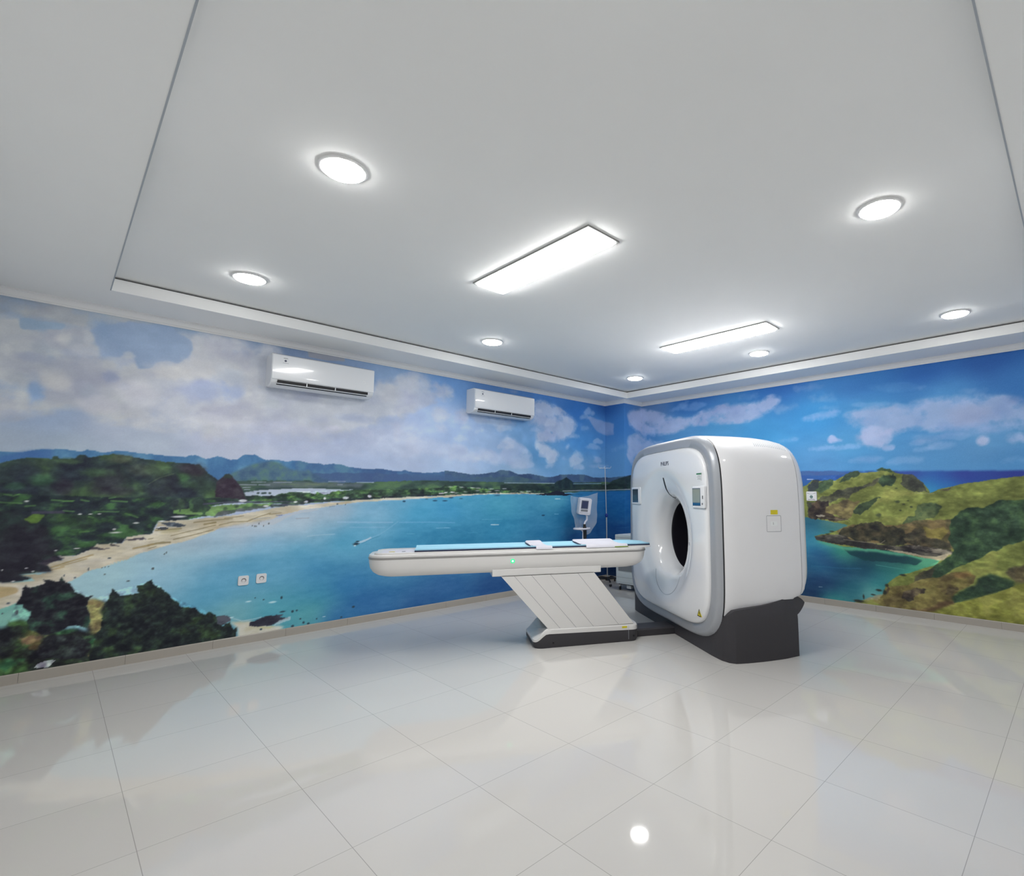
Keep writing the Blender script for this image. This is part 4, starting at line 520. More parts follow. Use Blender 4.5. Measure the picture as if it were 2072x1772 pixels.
["p",[10348,1137,10432,1149,10472,1133,10389,1114],[155,147,133],0.9,3,0.3,10,[],14,1.2],["l",[10484,1106,10618,1098,10748,1086],[133,125,114],0.6,6],["e",[10543,935,33,11],[58,66,50],0.9,0.4],["e",[10488,898,27,10],[58,66,50],0.9,0.4],["e",[11105,1156,31,26],[58,66,50],0.9,0.4],["e",[11319,1322,29,15],[58,66,50],0.9,0.4],["e",[11456,1262,18,13],[58,66,50],0.9,0.4],["e",[11380,1294,16,10],[58,66,50],0.9,0.4],["e",[11341,1220,14,9],[58,66,50],0.9,0.4],["e",[11427,1336,11,6],[58,66,50],0.9,0.4],["e",[11311,1483,16,8],[58,66,50],0.9,0.4],["p",[11833,1121,11930,1220,12011,1257,12146,1271,12289,1344,12843,1377,12815,1005,12456,920,12347,880,12158,777,11961,657,11829,586,11700,467,11452,385,11444,439,11602,565,11700,634,11765,687,11851,777,11799,904,11826,1013],[50,71,54],1,10,0.7,12,[[38,55,45],[65,90,61]],13,1.1],
["p",[11431,389,11458,477,11602,565,11655,582,11595,455,11484,383],[74,68,57],0.8,5,1.2,10,[[57,53,49]],14,1.2],["p",[11145,306,11374,364,11806,543,11886,557,12038,526,11995,441,11810,303,11784,206,11572,93,11356,61,11085,84,10957,117,11092,198],[113,102,63],0.9,9,0.7,10,[[86,74,53],[130,121,74]],10,1.2],["p",[11093,211,11145,318,11167,296,11129,228],[78,66,54],0.9,4,1.2,10,[],14,1.2],["p",[11297,182,11336,285,11437,316,11534,318,11499,269,11374,180],[66,58,55],0.9,5,1.2,10,[[49,45,47],[97,87,71]],14,1.2],["p",[11728,281,11764,368,11846,389,11853,355,11789,289],[78,70,54],0.8,5,1.2,10,[[57,51,45]],14,1.2],["p",[11806,549,11964,553,12019,524,11900,477,11823,503],[117,91,59],0.7,6,1.2,10,[],14,1.2],["p",[11789,277,11872,346,12013,432,12046,504,12153,561,12243,542,12355,504,12342,448,12176,361,11984,280,11804,203],[44,63,50],1,6,0.6,14,[[35,49,43],[57,78,56]],16,1.2],
["p",[12281,574,12311,632,12439,683,12717,755,12699,522,12363,494,12331,535],[86,77,59],0.9,7,0.7,12,[[58,53,49],[111,102,74]],14,1.2],["p",[11551,78,11711,173,11944,257,12176,361,12426,501,12791,688,12735,-41,11869,0],[127,130,63],1,5,0.3,10,[[106,107,51],[143,143,76]],9,1.4],["p",[11356,61,11554,138,11807,256,11804,209,11625,101,11486,68],[90,72,55],0.9,6,1.2,10,[],14,1.2],["e",[11054,257,33,14],[49,51,47],1,0.3],["e",[10988,197,29,9],[49,51,47],1,0.3],["e",[10822,98,64,18],[49,51,47],1,0.3],["e",[10880,160,11,29],[49,51,47],1,0.3],["e",[11325,464,34,13],[49,51,47],1,0.3],["e",[11146,325,21,18],[49,51,47],1,0.3],["e",[11118,239,21,28],[49,51,47],1,0.3],["p",[10847,115,10996,173,11093,211,11042,154,10920,112],[151,142,115],0.8,4,1.2,10,[],14,1.2],
["d",[10252,1500,10328,1600,10883,1704,11261,1712,11495,1627,11656,1430,11888,1501,12506,1606,12863,1634,12739,10,10765,-27,10896,119,11104,212,11267,445,11701,658,11284,729,10347,813,10744,1018,10234,1110],17,30,1.8,[1,1,0.8],0],["d",[10252,1500,10328,1600,10883,1704,11261,1712,11495,1627,11656,1430,11888,1501,12506,1606,12863,1634,12739,10,10765,-27,10896,119,11104,212,11267,445,11701,658,11284,729,10347,813,10744,1018,10234,1110],12,9,1.8,[1,1,0.8],0]
]''')
PRINT_GAIN = 1.32    # reflectance of the print relative to its colour values
def wallpaper_material():
    m = bpy.data.materials.new('printed_wallpaper'); m.use_nodes = True
    nt = m.node_tree; b = nt.nodes['Principled BSDF']
    a = nt.nodes.new('ShaderNodeAttribute'); a.attribute_name = 'print'
    nt.links.new(a.outputs['Color'], b.inputs['Base Color'])
    b.inputs['Roughness'].default_value = .55; b.inputs['Specular IOR Level'].default_value = .25
    tc = nt.nodes.new('ShaderNodeTexCoord'); n = nt.nodes.new('ShaderNodeTexNoise'); n.inputs['Scale'].default_value = 180
    nt.links.new(tc.outputs['Object'], n.inputs['Vector'])
    bp = nt.nodes.new('ShaderNodeBump'); bp.inputs['Strength'].default_value = .12; bp.inputs['Distance'].default_value = .001
    nt.links.new(n.outputs[0], bp.inputs['Height']); nt.links.new(bp.outputs[0], b.inputs['Normal'])
    return m
M['print'] = wallpaper_material()
GS, GZ, PRINT = paint_mural(MURAL_OPS)
PRINT = PRINT/255.0
PRINT = np.where(PRINT <= .04045, PRINT/12.92, ((PRINT+.055)/1.055)**2.4)*PRINT_GAIN
PRINT = np.clip(PRINT, 0, .92)
SC0_ = XC+(Y1-YC)
def mural_wall(name, s0, s1, place, thick):
    """a wall slab whose room face is a fine grid carrying the printed colours; place(s, z, depth) -> point"""
    i0 = int(math.ceil((s0-GS[0])/MRES-1e-6)); i1 = int(math.floor((s1-GS[0])/MRES+1e-6))
    ss = np.concatenate([[s0], GS[i0:i1+1][(GS[i0:i1+1] > s0+1e-4) & (GS[i0:i1+1] < s1-1e-4)], [s1]])
    if s0 < SC0_ < s1: ss = np.sort(np.concatenate([ss, [SC0_]]))
    ii = np.clip(np.round((ss-GS[0])/MRES).astype(int), 0, len(GS)-1)
    zz = np.concatenate([GZ, [ZT]]); jj = np.concatenate([np.arange(len(GZ)), [len(GZ)-1]])
    n, k = len(ss), len(zz)
    S, Z = np.meshgrid(ss, zz, indexing='ij')
    co = np.stack(place(S, Z, 0), -1).reshape(-1, 3)
    col = np.ones((n*k, 4)); col[:, :3] = PRINT[ii][:, jj].reshape(-1, 3)
    a = (np.arange(n-1)[:, None]*k+np.arange(k-1)[None, :]).reshape(-1)
    quads = np.stack([a, a+k, a+k+1, a+1], -1)
    if not thick:
        return finish_wall(name, co, col, quads)
    # back of the slab
    corners = [0, (n-1)*k, n*k-1, k-1]
    bs = np.array([s0, s1, s1, s0]); bz = np.array([0, 0, ZT, ZT])
    back = np.stack(place(bs, bz, thick), -1).reshape(-1, 3)
    base = n*k
    co = np.concatenate([co, back]); col = np.concatenate([col, np.tile([[.6, .6, .6, 1]], (4, 1))])
    q2 = [[base+3, base+2, base+1, base+0]]
    for u in range(4):
        v = (u+1) % 4; q2.append([corners[v], corners[u], base+u, base+v])
    quads = np.concatenate([quads, np.array(q2)]).astype(np.int32)
    return finish_wall(name, co, col, quads)
def finish_wall(name, co, col, quads):
    quads = np.ascontiguousarray(quads, dtype=np.int32)
    me = bpy.data.meshes.new(name)
    me.vertices.add(len(co)); me.vertices.foreach_set('co', co.astype(np.float32).ravel())
    me.loops.add(quads.size); me.loops.foreach_set('vertex_index', quads.ravel())
    me.polygons.add(len(quads)); me.polygons.foreach_set('loop_start', np.arange(0, quads.size, 4, dtype=np.int32))
    me.update(calc_edges=True); me.validate()
    at = me.color_attributes.new('print', 'FLOAT_COLOR', 'POINT'); at.data.foreach_set('color', col.astype(np.float32).ravel())
    me.materials.append(M['print'])
    o = bpy.data.objects.new(name, me); COL.objects.link(o)
    return struct(o)
full = lambda S, v: np.full(S.shape, float(v))
SB_ = XC; SC_ = SB_+(Y1-YC); SD_ = SC_+(X1-XC)
mural_wall('wall_left', X0, XC, lambda S, Z, d: (S, full(S, Y1+d), Z), .1)
def column_place(S, Z, d):      # the boxed-out corner column: two faces folded at its outer edge
    a = np.minimum(S, SC_); b = np.maximum(S, SC_)
    return (XC+(b-SC_), Y1-(a-SB_), Z)
mural_wall('wall_corner', SB_, SD_, column_place, 0)
mural_wall('wall_right', SD_, SD_+(YC-Y0), lambda S, Z, d: (full(S, X1+d), YC-(S-SD_), Z), .1)

# ------------------------------------------------------------------ ceiling lights
def led_panel(loc, label):
    t = thing('led_ceiling_panel', label, 'ceiling light', loc, 0, 'rectangular LED ceiling panels')
    mb = MB(); ring_box(mb, (-.152, .152, -.652, .652), (-.138, .138, -.638, .638), -.012, 0)
    mb.build('frame', M['paneltrim'], t)
    o = [(x, y, -.010) for x, y in rrect(.276, 1.276, .03)]
    rings = [[(x*k, y*(1-(1-k)*.22), z) for x, y, _ in o] for k, z in ((1, -.002), (1, -.012), (.97, -.024), (.86, -.032), (.6, -.037), (.2, -.039))]
    MB().loft(rings).build('diffuser', M['panel'], t, smooth=True, angle=60)
    return t
led_panel((2.385, 2.815, ZT), 'white rectangular LED ceiling panel glowing nearer the camera, left of the other')
led_panel((4.925, 2.815, ZT), 'white rectangular LED ceiling panel glowing above the scanner, the farther one')
def downlight(loc, label):
    t = thing('round_downlight', label, 'ceiling light', loc, 0, 'round ceiling downlights')
    MB().lathe([(.108, 0), (.122, 0), (.122, -.006), (.112, -.012), (.106, -.012), (.106, -.004)], 40, cap0=False, cap1=False).build('rim', M['lamprim'], t, smooth=True)
    MB().lathe([(.107, -.003), (.107, -.012), (.098, -.020), (.07, -.027), (.03, -.030)], 40).build('diffuser', M['lamp'], t, smooth=True, angle=60)
    return t
dl = downlight((5.81, 4.67, ZT), 'small round downlight nearest the far corner of the tray ceiling')
for p, lb in (((5.81, 2.74, ZT), 'round downlight just behind the farther LED panel, above the scanner'),
              ((5.81, .765, ZT), 'round downlight close to the right-hand wall, at the right edge of the photo'),
              ((3.31, .765, ZT), 'large looking round downlight at the upper right, away from the walls'),
              ((3.29, 4.69, ZT), 'round downlight above the right air conditioner, left of the LED panels'),
              ((.96, 4.67, ZT), 'round downlight farthest left, above the left-hand mural wall'),
              ((.935, 2.71, ZT), 'biggest looking bright downlight at the upper left of the ceiling'),
              ((.95, .765, ZT), 'round downlight overhead, out of view above the camera')):
    dup(dl, p, lb)

# ------------------------------------------------------------------ CT gantry (local x into the machine, y to the far side)
A30 = math.radians(-30)
def uv2w(u, v): return (u*math.cos(A30)-v*math.sin(A30), u*math.sin(A30)+v*math.cos(A30), 0)
VC = 5.10
NPH = 160
def sel(hw, hh, n, y0=-.012, z0=1.04, x=0, N=NPH):
    out = []
    for k in range(N):
        a = 2*PI*k/N; c, s = math.cos(a), math.sin(a)
        r = (abs(c/hw)**n+abs(s/hh)**n)**(-1/n)
        out.append((x, y0+r*c, z0+r*s))
    return out
def sel2(hw, ztop, zbot, nt, nb, y0=-.012, zc=1.04, x=0, N=NPH):
    out = []
    for k in range(N):
        a = 2*PI*k/N; c, s = math.cos(a), math.sin(a)
        hh, n = (ztop-zc, nt) if s >= 0 else (zc-zbot, nb)
        r = (abs(c/hw)**n+abs(s/hh)**n)**(-1/n); out.append((x, y0+r*c, zc+r*s))
    return out
def circ(r, x, z0=.985, N=NPH): return [(x, r*math.cos(2*PI*k/N), z0+r*math.sin(2*PI*k/N)) for k in range(N)]
FLARE = [(.72, -.034), (.68, -.0295), (.64, -.020), (.60, -.006), (.542, .008), (.485, .026), (.435, .056), (.405, .092), (.382, .140), (.367, .19), (.36, .245)]
def flare_x(r):
    for (r0, x0), (r1, x1) in zip(FLARE, FLARE[1:]):
        if r1 <= r <= r0: return x0+(x1-x0)*(r0-r)/(r0-r1)
    return -.034
def build_gantry():
    g = thing('ct_scanner_gantry', 'big white rounded CT scanner gantry with a round bore on a charcoal base', 'CT scanner', uv2w(2.30, VC), A30)
    # white front cover with flared bore
    rings = [sel(.952, .835, 5.3, x=.012), sel(.950, .833, 5.3, x=.003), sel(.947, .830, 5.3, x=-.009), sel(.939, .823, 5.3, x=-.019), sel(.926, .811, 5.2, x=-.026), sel(.90, .787, 5.1, x=-.0305), sel(.86, .75, 4.8, x=-.0335)]
    last = rings[-1]; c0 = circ(.72, -.034)
    for t in (.25, .5, .75):
        rings.append([tuple(a*(1-t)+b*t for a, b in zip(p, q)) for p, q in zip(last, c0)])
    rings.append(c0)
    fl = FLARE
    dense = []
    for (r0, x0), (r1, x1) in zip(fl, fl[1:]):
        for k in range(2): dense.append((r0+(r1-r0)*k/2, x0+(x1-x0)*k/2))
    dense.append(fl[-1])
    for r, x in dense[1:]: rings.append(circ(r, x))
    rings.append(circ(.36, .26))
    fc = MB().loft(rings, True, False, False).build('front_cover', M['white'], g, smooth=True, angle=60)
    # upper light slot running down the flare
    sl = MB(); top = []
    for k in range(15):
        r = .605-(.605-.385)*k/14; w = .004+.011*math.sin(PI*min(1, k/14*1.15+.12))**.7*(.45+.55*(1-k/14))
        x = flare_x(r)
        dr = .01; dx = (flare_x(min(r+dr, .72))-flare_x(r-dr)); nn = Vector((-2*dr, 0, dx)).normalized()
        top.append([(x-nn.x*.004, -w, .985+r-nn.z*.004), (x-nn.x*.004, w, .985+r-nn.z*.004), (x+nn.x*.004, w, .985+r+nn.z*.004), (x+nn.x*.004, -w, .985+r+nn.z*.004)])
    sl.loft(top).build('light_slot', M['black'], g, smooth=True)
    # seam arc below the bore
    arc = []
    for k in range(33):
        a = PI+.12 + (PI-.24)*k/32
        y, z = .30*math.cos(a), .625+.25*math.sin(a)
        r = math.hypot(y, z-.985)
        x = flare_x(min(r, .72))-.0015
        arc.append((x, y-.0, z))
    MB().tube(arc, .0022, 6).build('seam_arc', M['softseam'], g, smooth=True)
    # bore liner
    MB().loft([circ(.358, .245), circ(.352, .26), circ(.352, .70), circ(.385, .84), circ(.395, .85), circ(.395, .24)], True, False, False).build('bore_liner', M['bore'], g, smooth=True, angle=50)
    # silver trim ring
    rings = [sel(.940, .822, 5.3, x=.020), sel(.954, .837, 5.3, x=.000), sel(1.035, .898, 5.2, x=-.002), sel(1.047, .911, 5.2, x=.003),
             sel(1.060, .925, 5.2, x=.018), sel(1.074, .938, 5.2, x=.042), sel(1.077, .941, 5.2, x=.050), sel(1.05, .91, 5.2, x=.051)]
    MB().loft(rings, True, False, False).build('silver_trim', M['silver'], g, smooth=True, angle=50)
    MB().loft([sel(1.04, .90, 5.2, x=.049), sel(1.074, .938, 5.2, x=.050), sel(1.074, .938, 5.2, x=.066), sel(1.04, .90, 5.2, x=.068)], True, False, False).build('dark_gap', M['black'], g, smooth=True, angle=50)
    # side and top housing
    hr = []
    for x, hw, hh in ((.064, 1.05, .91), (.0645, 1.083, .945), (.072, 1.088, .948), (.20, 1.098, .951), (.40, 1.106, .950), (.60, 1.104, .944), (.75, 1.094, .931), (.838, 1.083, .915), (.8405, 1.05, .88)):
        hr.append(sel2(hw, 1.04+hh, np.interp(x, [.3, .838], [.092, .445]), 5.0, 5+max(0, x-.3)*10, x=x))
    MB().loft(hr, True, False, False).build('side_housing', M['white2'], g, smooth=True, angle=50)
    MB().loft([sel2(1.04, 1.91, .48, 5, 10.4, x=.836), sel2(1.077, 1.949, .451, 5, 10.4, x=.837), sel2(1.077, 1.949, .451, 5, 10.4, x=.846), sel2(1.04, 1.91, .48, 5, 10.4, x=.847)], True, False, False).build('rear_gap', M['ink'], g, smooth=True, angle=50)
    rr = [sel2(1.05, 1.92, .48, 5, 10.4, x=.8435), sel2(1.081, 1.953, .445, 5, 10.4, x=.844), sel2(1.072, 1.94, .455, 5, 9, x=.885), sel2(1.050, 1.915, .48, 4.8, 7, x=.925), sel2(1.01, 1.87, .53, 4.6, 5, x=.950), sel2(.95, 1.82, .56, 4.4, 4.6, x=.960)]
    c0 = circ(.42+.0, .960)
    for t in (.33, .66, 1): rr.append([tuple(a*(1-t)+b*t for a, b in zip(p, q)) for p, q in zip(rr[5], c0)])
    rr.append(circ(.405, .94)); rr.append(circ(.398, .85))
    MB().loft(rr, True, False, False).build('rear_cover', M['white2'], g, smooth=True, angle=50)
    # charcoal base: plinth + two side fairings
    plan = [(.035, -.87), (.045, -1.02), (.075, -1.10), (.12, -1.14), (.22, -1.155), (.40, -1.157), (.60, -1.143), (.768, -1.105)]
    inner = [(.768, -.93), (.50, -.93), (.25, -.93), (.06, -.87)]
    base = MB()
    full = [(.035, 0.0)]+plan+[(.768, 0.0)]
    full2 = plan + [(x, -y) for x, y in reversed(plan)]
    zf = lambda x, y: .125 if x < .05 else .13
    base.box(.0355, .766, -.868, .868, 0, .124)
    # fairing outer skin: columns along the plan; top curve
    topc = [(.035, .125), (.05, .16), (.052, .24), (.055, .36), (.085, .398), (.12, .425), (.20, .437), (.30, .446), (.42, .457), (.50, .468), (.57, .482), (.63, .495), (.68, .504), (.72, .509), (.768, .507)]
    def topz(x):
        for (a, za), (b, zb) in zip(topc, topc[1:]):
            if a <= x <= b: return za+(zb-za)*(x-a)/(b-a)
        return topc[-1][1]
    def plany(x):
        P = plan
        for (xa, ya), (xb, yb) in zip(P, P[1:]):
            if xa <= x <= xb: return ya+(yb-ya)*(x-xa)/(xb-xa)
        return P[-1][1]
    def sm(x):   # smoothed plan curve
        return (plany(max(.035, x-.02))+plany(x)+plany(min(.768, x+.02)))/3 if x > .13 else plany(x)
    xs = [.036, .042, .048, .052, .058, .066, .075, .085, .10, .12, .15, .18, .22, .27, .33, .40, .48, .56, .62, .68, .72, .75, .768]
    for sgn in (1, -1):
        rings = []
        for x in xs:
            y = sm(x); zt = topz(x)
            # ledge follows the trim ring's rounded corner at the front
            if x < .056:
                q = min(1, max(0, (abs(y)-.71)/.355)); zring = 1.04-.915*(1-q**5.0)**(1/5.0)*1.0
                zt = max(.125, 1.04-.925*max(0, 1-(min(abs(y), 1.072)/1.078)**5.2)**(1/5.2)-.012)
            w = .16
            r = []
            for k in range(9):
                f = k/8; z = zt*f
                bow = 0
                lean = .0
                if z > .30: lean = .045*((z-.30)/.21)**2*(x > .1)
                r.append((x, sgn*(y+lean), z))
            r += [(x, sgn*(y+w), zt*1.0), (x, sgn*(y+w), 0)]
            rings.append(r)
        base.loft(rings)
        # rounded lobe behind the upper end
        lobe = [(.7682, .352, .507), (.790, .364, .504), (.812, .382, .497), (.832, .400, .486), (.849, .417, .473), (.861, .431, .460), (.868, .441, .451), (.870, .445, .447)]
        rings = []
        for x, zb, zt in lobe:
            y = -1.105+(x-.768)*.10
            r = [(x, sgn*(y+(.045*max(0, (zb+(zt-zb)*k/6-.30)/.21)**2)), zb+(zt-zb)*k/6) for k in range(7)]
            r += [(x, sgn*(y+.16), zt), (x, sgn*(y+.16), zb)]
            rings.append(r)
        base.loft(rings)
    base.build('base', M['dark'], g, smooth=True, angle=30)
    # display consoles on the front
    def console(yc, zc, w, h, dark=False):
        b = MB(); o = rrect(w, h, .012)
        b.loft([[(-.022, yc+p, zc+q) for p, q in o], [(-.040, yc+p, zc+q) for p, q in o], [(-.043, yc+p*.97, zc+q*.97) for p, q in o]])
        c = b.build('display_console', M['white'], g, smooth=True, angle=40)
        sw, sh = w*.64, h*.80
        yo = w*(.14 if not dark else .04)
        box('screen_bezel', M['bezel'], (-.0445, -.040, yc+yo-sw/2, yc+yo+sw/2, zc-sh/2, zc+sh/2), c)
        box('screen', M['screendark' if dark else 'screen'], (-.0452, -.040, yc+yo-sw/2+.005, yc+yo+sw/2-.005, zc-sh/2+.028, zc+sh/2-.006), c)
        if not dark:
            box('screen_bar', M['screenblue'], (-.0456, -.040, yc+yo-sw/2+.004, yc+yo+sw/2-.004, zc-sh/2+.004, zc-sh/2+.026), c)
            box('button', M['blackink'], (-.0452, -.040, yc-w*.37-.005, yc-w*.37+.005, zc-.018, zc+.012), c)
            MB().lathe([(.009, 0), (.009, .004), (.006, .005)], 16, T=Matrix.Translation((-.0425, yc-w*.34, zc-.062)) @ Matrix.Rotation(-PI/2, 4, 'Y')).build('dial', M['seam'], c)
        box('lip', M['softseam'], (-.040, -.024, yc-w/2+.01, yc+w/2-.01, zc-h/2-.006, zc-h/2+.002), c)
        return c
    console(-.840, 1.388, .232, .200)
    console(.735, 1.398, .285, .200, True)
    text_mesh('lettering', 'PHILIPS', .06, M['ink'], g, (-.0350, -.095, 1.733), (0, -1, 0), (0, 0, 1), width=.20)
    lb = box('label', M['labelwhite'], (-.0355, -.032, -.892, -.802, 1.540, 1.604), g)
    box('label_header', M['labelgreen'], (-.0363, -.032, -.892, -.802, 1.591, 1.605), lb)
    ln = MB()
    for i in range(4): ln.box(-.0360, -.032, -.885, -.885+.075-.012*(i % 2), 1.546+i*.011, 1.549+i*.011)
    ln.build('print_lines', M['seam'], lb)
    # warning triangle low on the cover
    tri = MB().loft([[(-.020, -.825, .320), (-.020, -.755, .320), (-.020, -.79, .383)], [(-.0335, -.825, .320), (-.0335, -.755, .320), (-.0335, -.79, .383)]]).build('warning_triangle', M['yellow'], g)
    tr2 = MB(); a = [(-.826, .319), (-.754, .319), (-.79, .386)]; b2 = [(-.816, .326), (-.764, .326), (-.79, .373)]
    tr2.loft([[(-.0342, y, z) for y, z in a], [(-.0342, y, z) for y, z in b2], [(-.0332, y, z) for y, z in b2], [(-.0332, y, z) for y, z in a]], True, False, False)
    tr2.box(-.0342, -.0332, -.793, -.787, .337, .359); tr2.build('triangle_outline', M['blackink'], tri)
    # small button on the near bore rim
    box('rim_button', M['seam'], (.003, .014, -.556, -.545, .925, .955), g, bevel=.002)
    # side access panel, yellow label
    def sy(x): return -.012-(1.0995+.0085*math.sin(PI*(x-.06)/.78))
    y = -1.1178
    pn = MB()
    ring_ = rrect(.150, .142, .008); rin = rrect(.144, .136, .006)
    pn.loft([[(.551+p, y, 1.152+q) for p, q in ring_], [(.551+p, y, 1.152+q) for p, q in rin], [(.551+p, y+.012, 1.152+q) for p, q in rin], [(.551+p, y+.012, 1.152+q) for p, q in ring_]], True, False, False)
    ap = pn.build('access_panel_seam', M['seam'], g)
    box('access_panel', M['white2'], (.551-.072, .551+.072, y+.0006, y+.012, 1.152-.068, 1.152+.068), g)
    box('panel_sticker', M['labelwhite'], (.515, .585, y-.0008, y+.002, 1.132, 1.172), g)
    text_mesh('sticker_mark', '1', .03, M['seam'], g, (.545, y-.001, 1.152), (1, 0, 0), (0, 0, 1), ext=.0003)
    box('yellow_label', M['yellow'], (.522, .594, y-.0008, y+.012, 1.233, 1.272), g)
    # vent slots on the top housing
    hp = ((.060, 1.082, .944), (.068, 1.087, .948), (.20, 1.098, .951), (.40, 1.106, .950), (.60, 1.104, .944), (.75, 1.094, .931), (.838, 1.083, .915))
    hx = [p[0] for p in hp]
    def hz(x, y):
        hw = np.interp(x, hx, [p[1] for p in hp]); hh = np.interp(x, hx, [p[2] for p in hp])
        return float(1.04+hh*max(0, 1-abs((y+.012)/hw)**5)**.2)
    vt = MB()
    for i in range(17):
        for ya, yb in ((-.985, -.950), (-.940, -.895), (-.885, -.840)):
            xa = .47+i*.0205+(ya+.985)*.25; xb = .47+i*.0205+(yb+.985)*.25
            r0 = [(xa, ya), (xa+.007, ya), (xb+.007, yb), (xb, yb)]
            up = [(x, y, hz(x, y)+.0012) for x, y in r0]; dn = [(x, y, hz(x, y)-.008) for x, y in r0]
            vt.loft([dn, up])
    vt.build('vent_slots', M['softseam'], g)
    return g
build_gantry()

# ------------------------------------------------------------------ patient table
def build_table():
    U0 = .70                                   # origin of the table's empty along the axis
    t = thing('patient_table', 'long white CT patient table cantilevered on a slanted grey column, feeding the scanner', 'medical table', uv2w(U0, VC), A30)
    HW = .245
    def plan(u0, u1, hw, r0, r1, n=10):      # stadium-like plan outline, rounded ends
        pts = []
        for cx, cy, r, a0 in ((u1-r1, hw-r1*.9, r1, 0), (u0+r0, hw-r0*.9, r0, 90), (u0+r0, -hw+r0*.9, r0, 180), (u1-r1, -hw+r1*.9, r1, 270)):
            for k in range(n+1):
                a = math.radians(a0+90*k/n)
                pts.append((cx+r*math.cos(a)-U0, cy+r*.9*math.sin(a)))
        return pts
    def stack(levels, cap0=True, cap1=True):
        rings = [[(x, y, z) for x, y in plan(*p)] for z, p in levels]
        return MB().loft(rings, True, cap0, cap1)
    u0, u1 = -.59, 2.02
    lv = [(.697, (u0+.16, u1-.20, HW-.07, .10, .10)), (.700, (u0+.12, u1-.155, HW-.045, .12, .12)), (.712, (u0+.075, u1-.10, HW-.022, .14, .13)),
          (.738, (u0+.037, u1-.052, HW-.008, .15, .14)), (.775, (u0+.012, u1-.022, HW-.002, .16, .15)), (.82, (u0+.002, u1-.008, HW, .17, .16)), (.848, (u0, u1-.004, HW, .17, .16)), (.852, (u0+.004, u1-.008, HW-.004, .17, .16))]
    body = stack(lv).build('table_body', M['tablewhite'], t, smooth=True, angle=40)
    stack([(.852, (u0-.002, u1, HW+.002, .17, .16)), (.855, (u0-.004, u1+.002, HW+.004, .17, .16)), (.866, (u0-.004, u1+.002, HW+.004, .17, .16)), (.869, (u0, u1-.002, HW, .17, .16))]).build('side_rail', M['rail'], t, smooth=True, angle=40)
    stack([(.8685, (u0-.001, u1, HW+.001, .17, .16)), (.884, (u0, u1+.001, HW, .17, .16)), (.888, (u0+.006, u1-.004, HW-.008, .17, .16)), (.8885, (u0+.012, u1-.01, HW-.014, .165, .155))]).build('deck', M['tablewhite'], t, smooth=True, angle=40)
    # raised cradle with concave top
    cr = []
    for (u, w, zz) in ((u0+.045, .14, .890), (u0+.05, .15, .902), (u0+.075, .19, .904), (u0+.13, .215, .905), (u0+.40, .222, .905), (u1-.4, .222, .905), (u1-.06, .222, .905), (u1+.02, .20, .900), (u1+.05, .15, .892)):
        r = [(u-U0, -w, .886), (u-U0, -w, zz-.004), (u-U0, -w+.008, zz)]
        for k in range(1, 10):
            y = -w+.02+(2*w-.04)*k/10; r.append((u-U0, y, zz-.012*(1-(y/(w-.02))**2)))
        r += [(u-U0, w-.008, zz), (u-U0, w, zz-.004), (u-U0, w, .886)]
        cr.append(r)
    MB().loft(cr).build('cradle', M['tablewhite'], t, smooth=True, angle=40)
    ins = MB()
    rr = []
    for u in (u0+.10, -.21):
        rr.append([(u-U0, y, .9015-.006*(1-(y/.19)**2)) for y in [-.165+.33*k/8 for k in range(9)]]+[(u-U0, y, .897-.006*(1-(y/.19)**2)) for y in [.165-.33*k/8 for k in range(9)]])
    ins.loft(rr).build('cradle_inlay', M['strap'], t, smooth=True)
    for i, (u, w, m) in enumerate(((-.43, .05, 'yellow'), (-.32, .03, 'seam'))):
        box('small_label', M[m], (u-U0, u-U0+w, -.06, -.03, .8965, .8985), t)
    # mounting plate, column, foot
    box('mounting_plate', M['tablewhite'], (.475-U0, 1.515-U0, -.234, .234, .664, .728), t, bevel=.005)
    # slanted column: panels with seams
    splits = [0, .135, .315, .515, .815, 1.0]
    top0, top1, zt = .555, 1.446, .664
    bot0, bot1, zb = 1.000, 1.845, .165
    for i in range(5):
        a, b = splits[i], splits[i+1]; e = .0018
        P = lambda f, s: (top0+(top1-top0)*f, zt) if s else (bot0+(bot1-bot0)*f, zb)
        (xa, za), (xb, zb_) = P(a, 1), P(b, 1); (xc, zc), (xd, zd) = P(b, 0), P(a, 0)
        poly = [(xa+e, za), (xb-e, zb_), (xc-e, zc), (xd+e, zd)]
        MB().loft([[(x-U0, -.246, z) for x, z in poly], [(x-U0, .246, z) for x, z in poly]]).build('column_panel', M['tablewhite'] if i else M['tablewhite'], t)
    co = [(top0+.01, zt), (top1-.01, zt), (bot1-.012, zb), (bot0+.012, zb)]
    MB().loft([[(x-U0, -.2445, z) for x, z in co], [(x-U0, .2445, z) for x, z in co]]).build('column_core', M['seam'], t)
    # foot: charcoal skirt with white cap, left end sloping down
    def footplan(u0, u1, hw, r):
        pts = []
        for cx, cy, a0 in ((u1-r, hw-r, 0), (u0+r*1.2, hw-r, 90), (u0+r*1.2, -hw+r, 180), (u1-r, -hw+r, 270)):
            for k in range(9):
                a = math.radians(a0+90*k/8); pts.append((cx+r*(1.2 if a0 in (90, 180) else 1)*math.cos(a)-U0, cy+r*math.sin(a)))
        return pts
    fu0, fu1, fh = .862, 1.898, .252
    def skz(x, full):     # height of the skirt / cap as a function of u
        u = x+U0
        lo = .055 if not full else .082
        hi0, hi1 = (.125, .106) if not full else (.176, .160)
        f = min(1, max(0, (u-.875)/.12)); f = f*f*(3-2*f)
        return lo+(hi0+(hi1-hi0)*(u-1.0)/.9-lo)*f
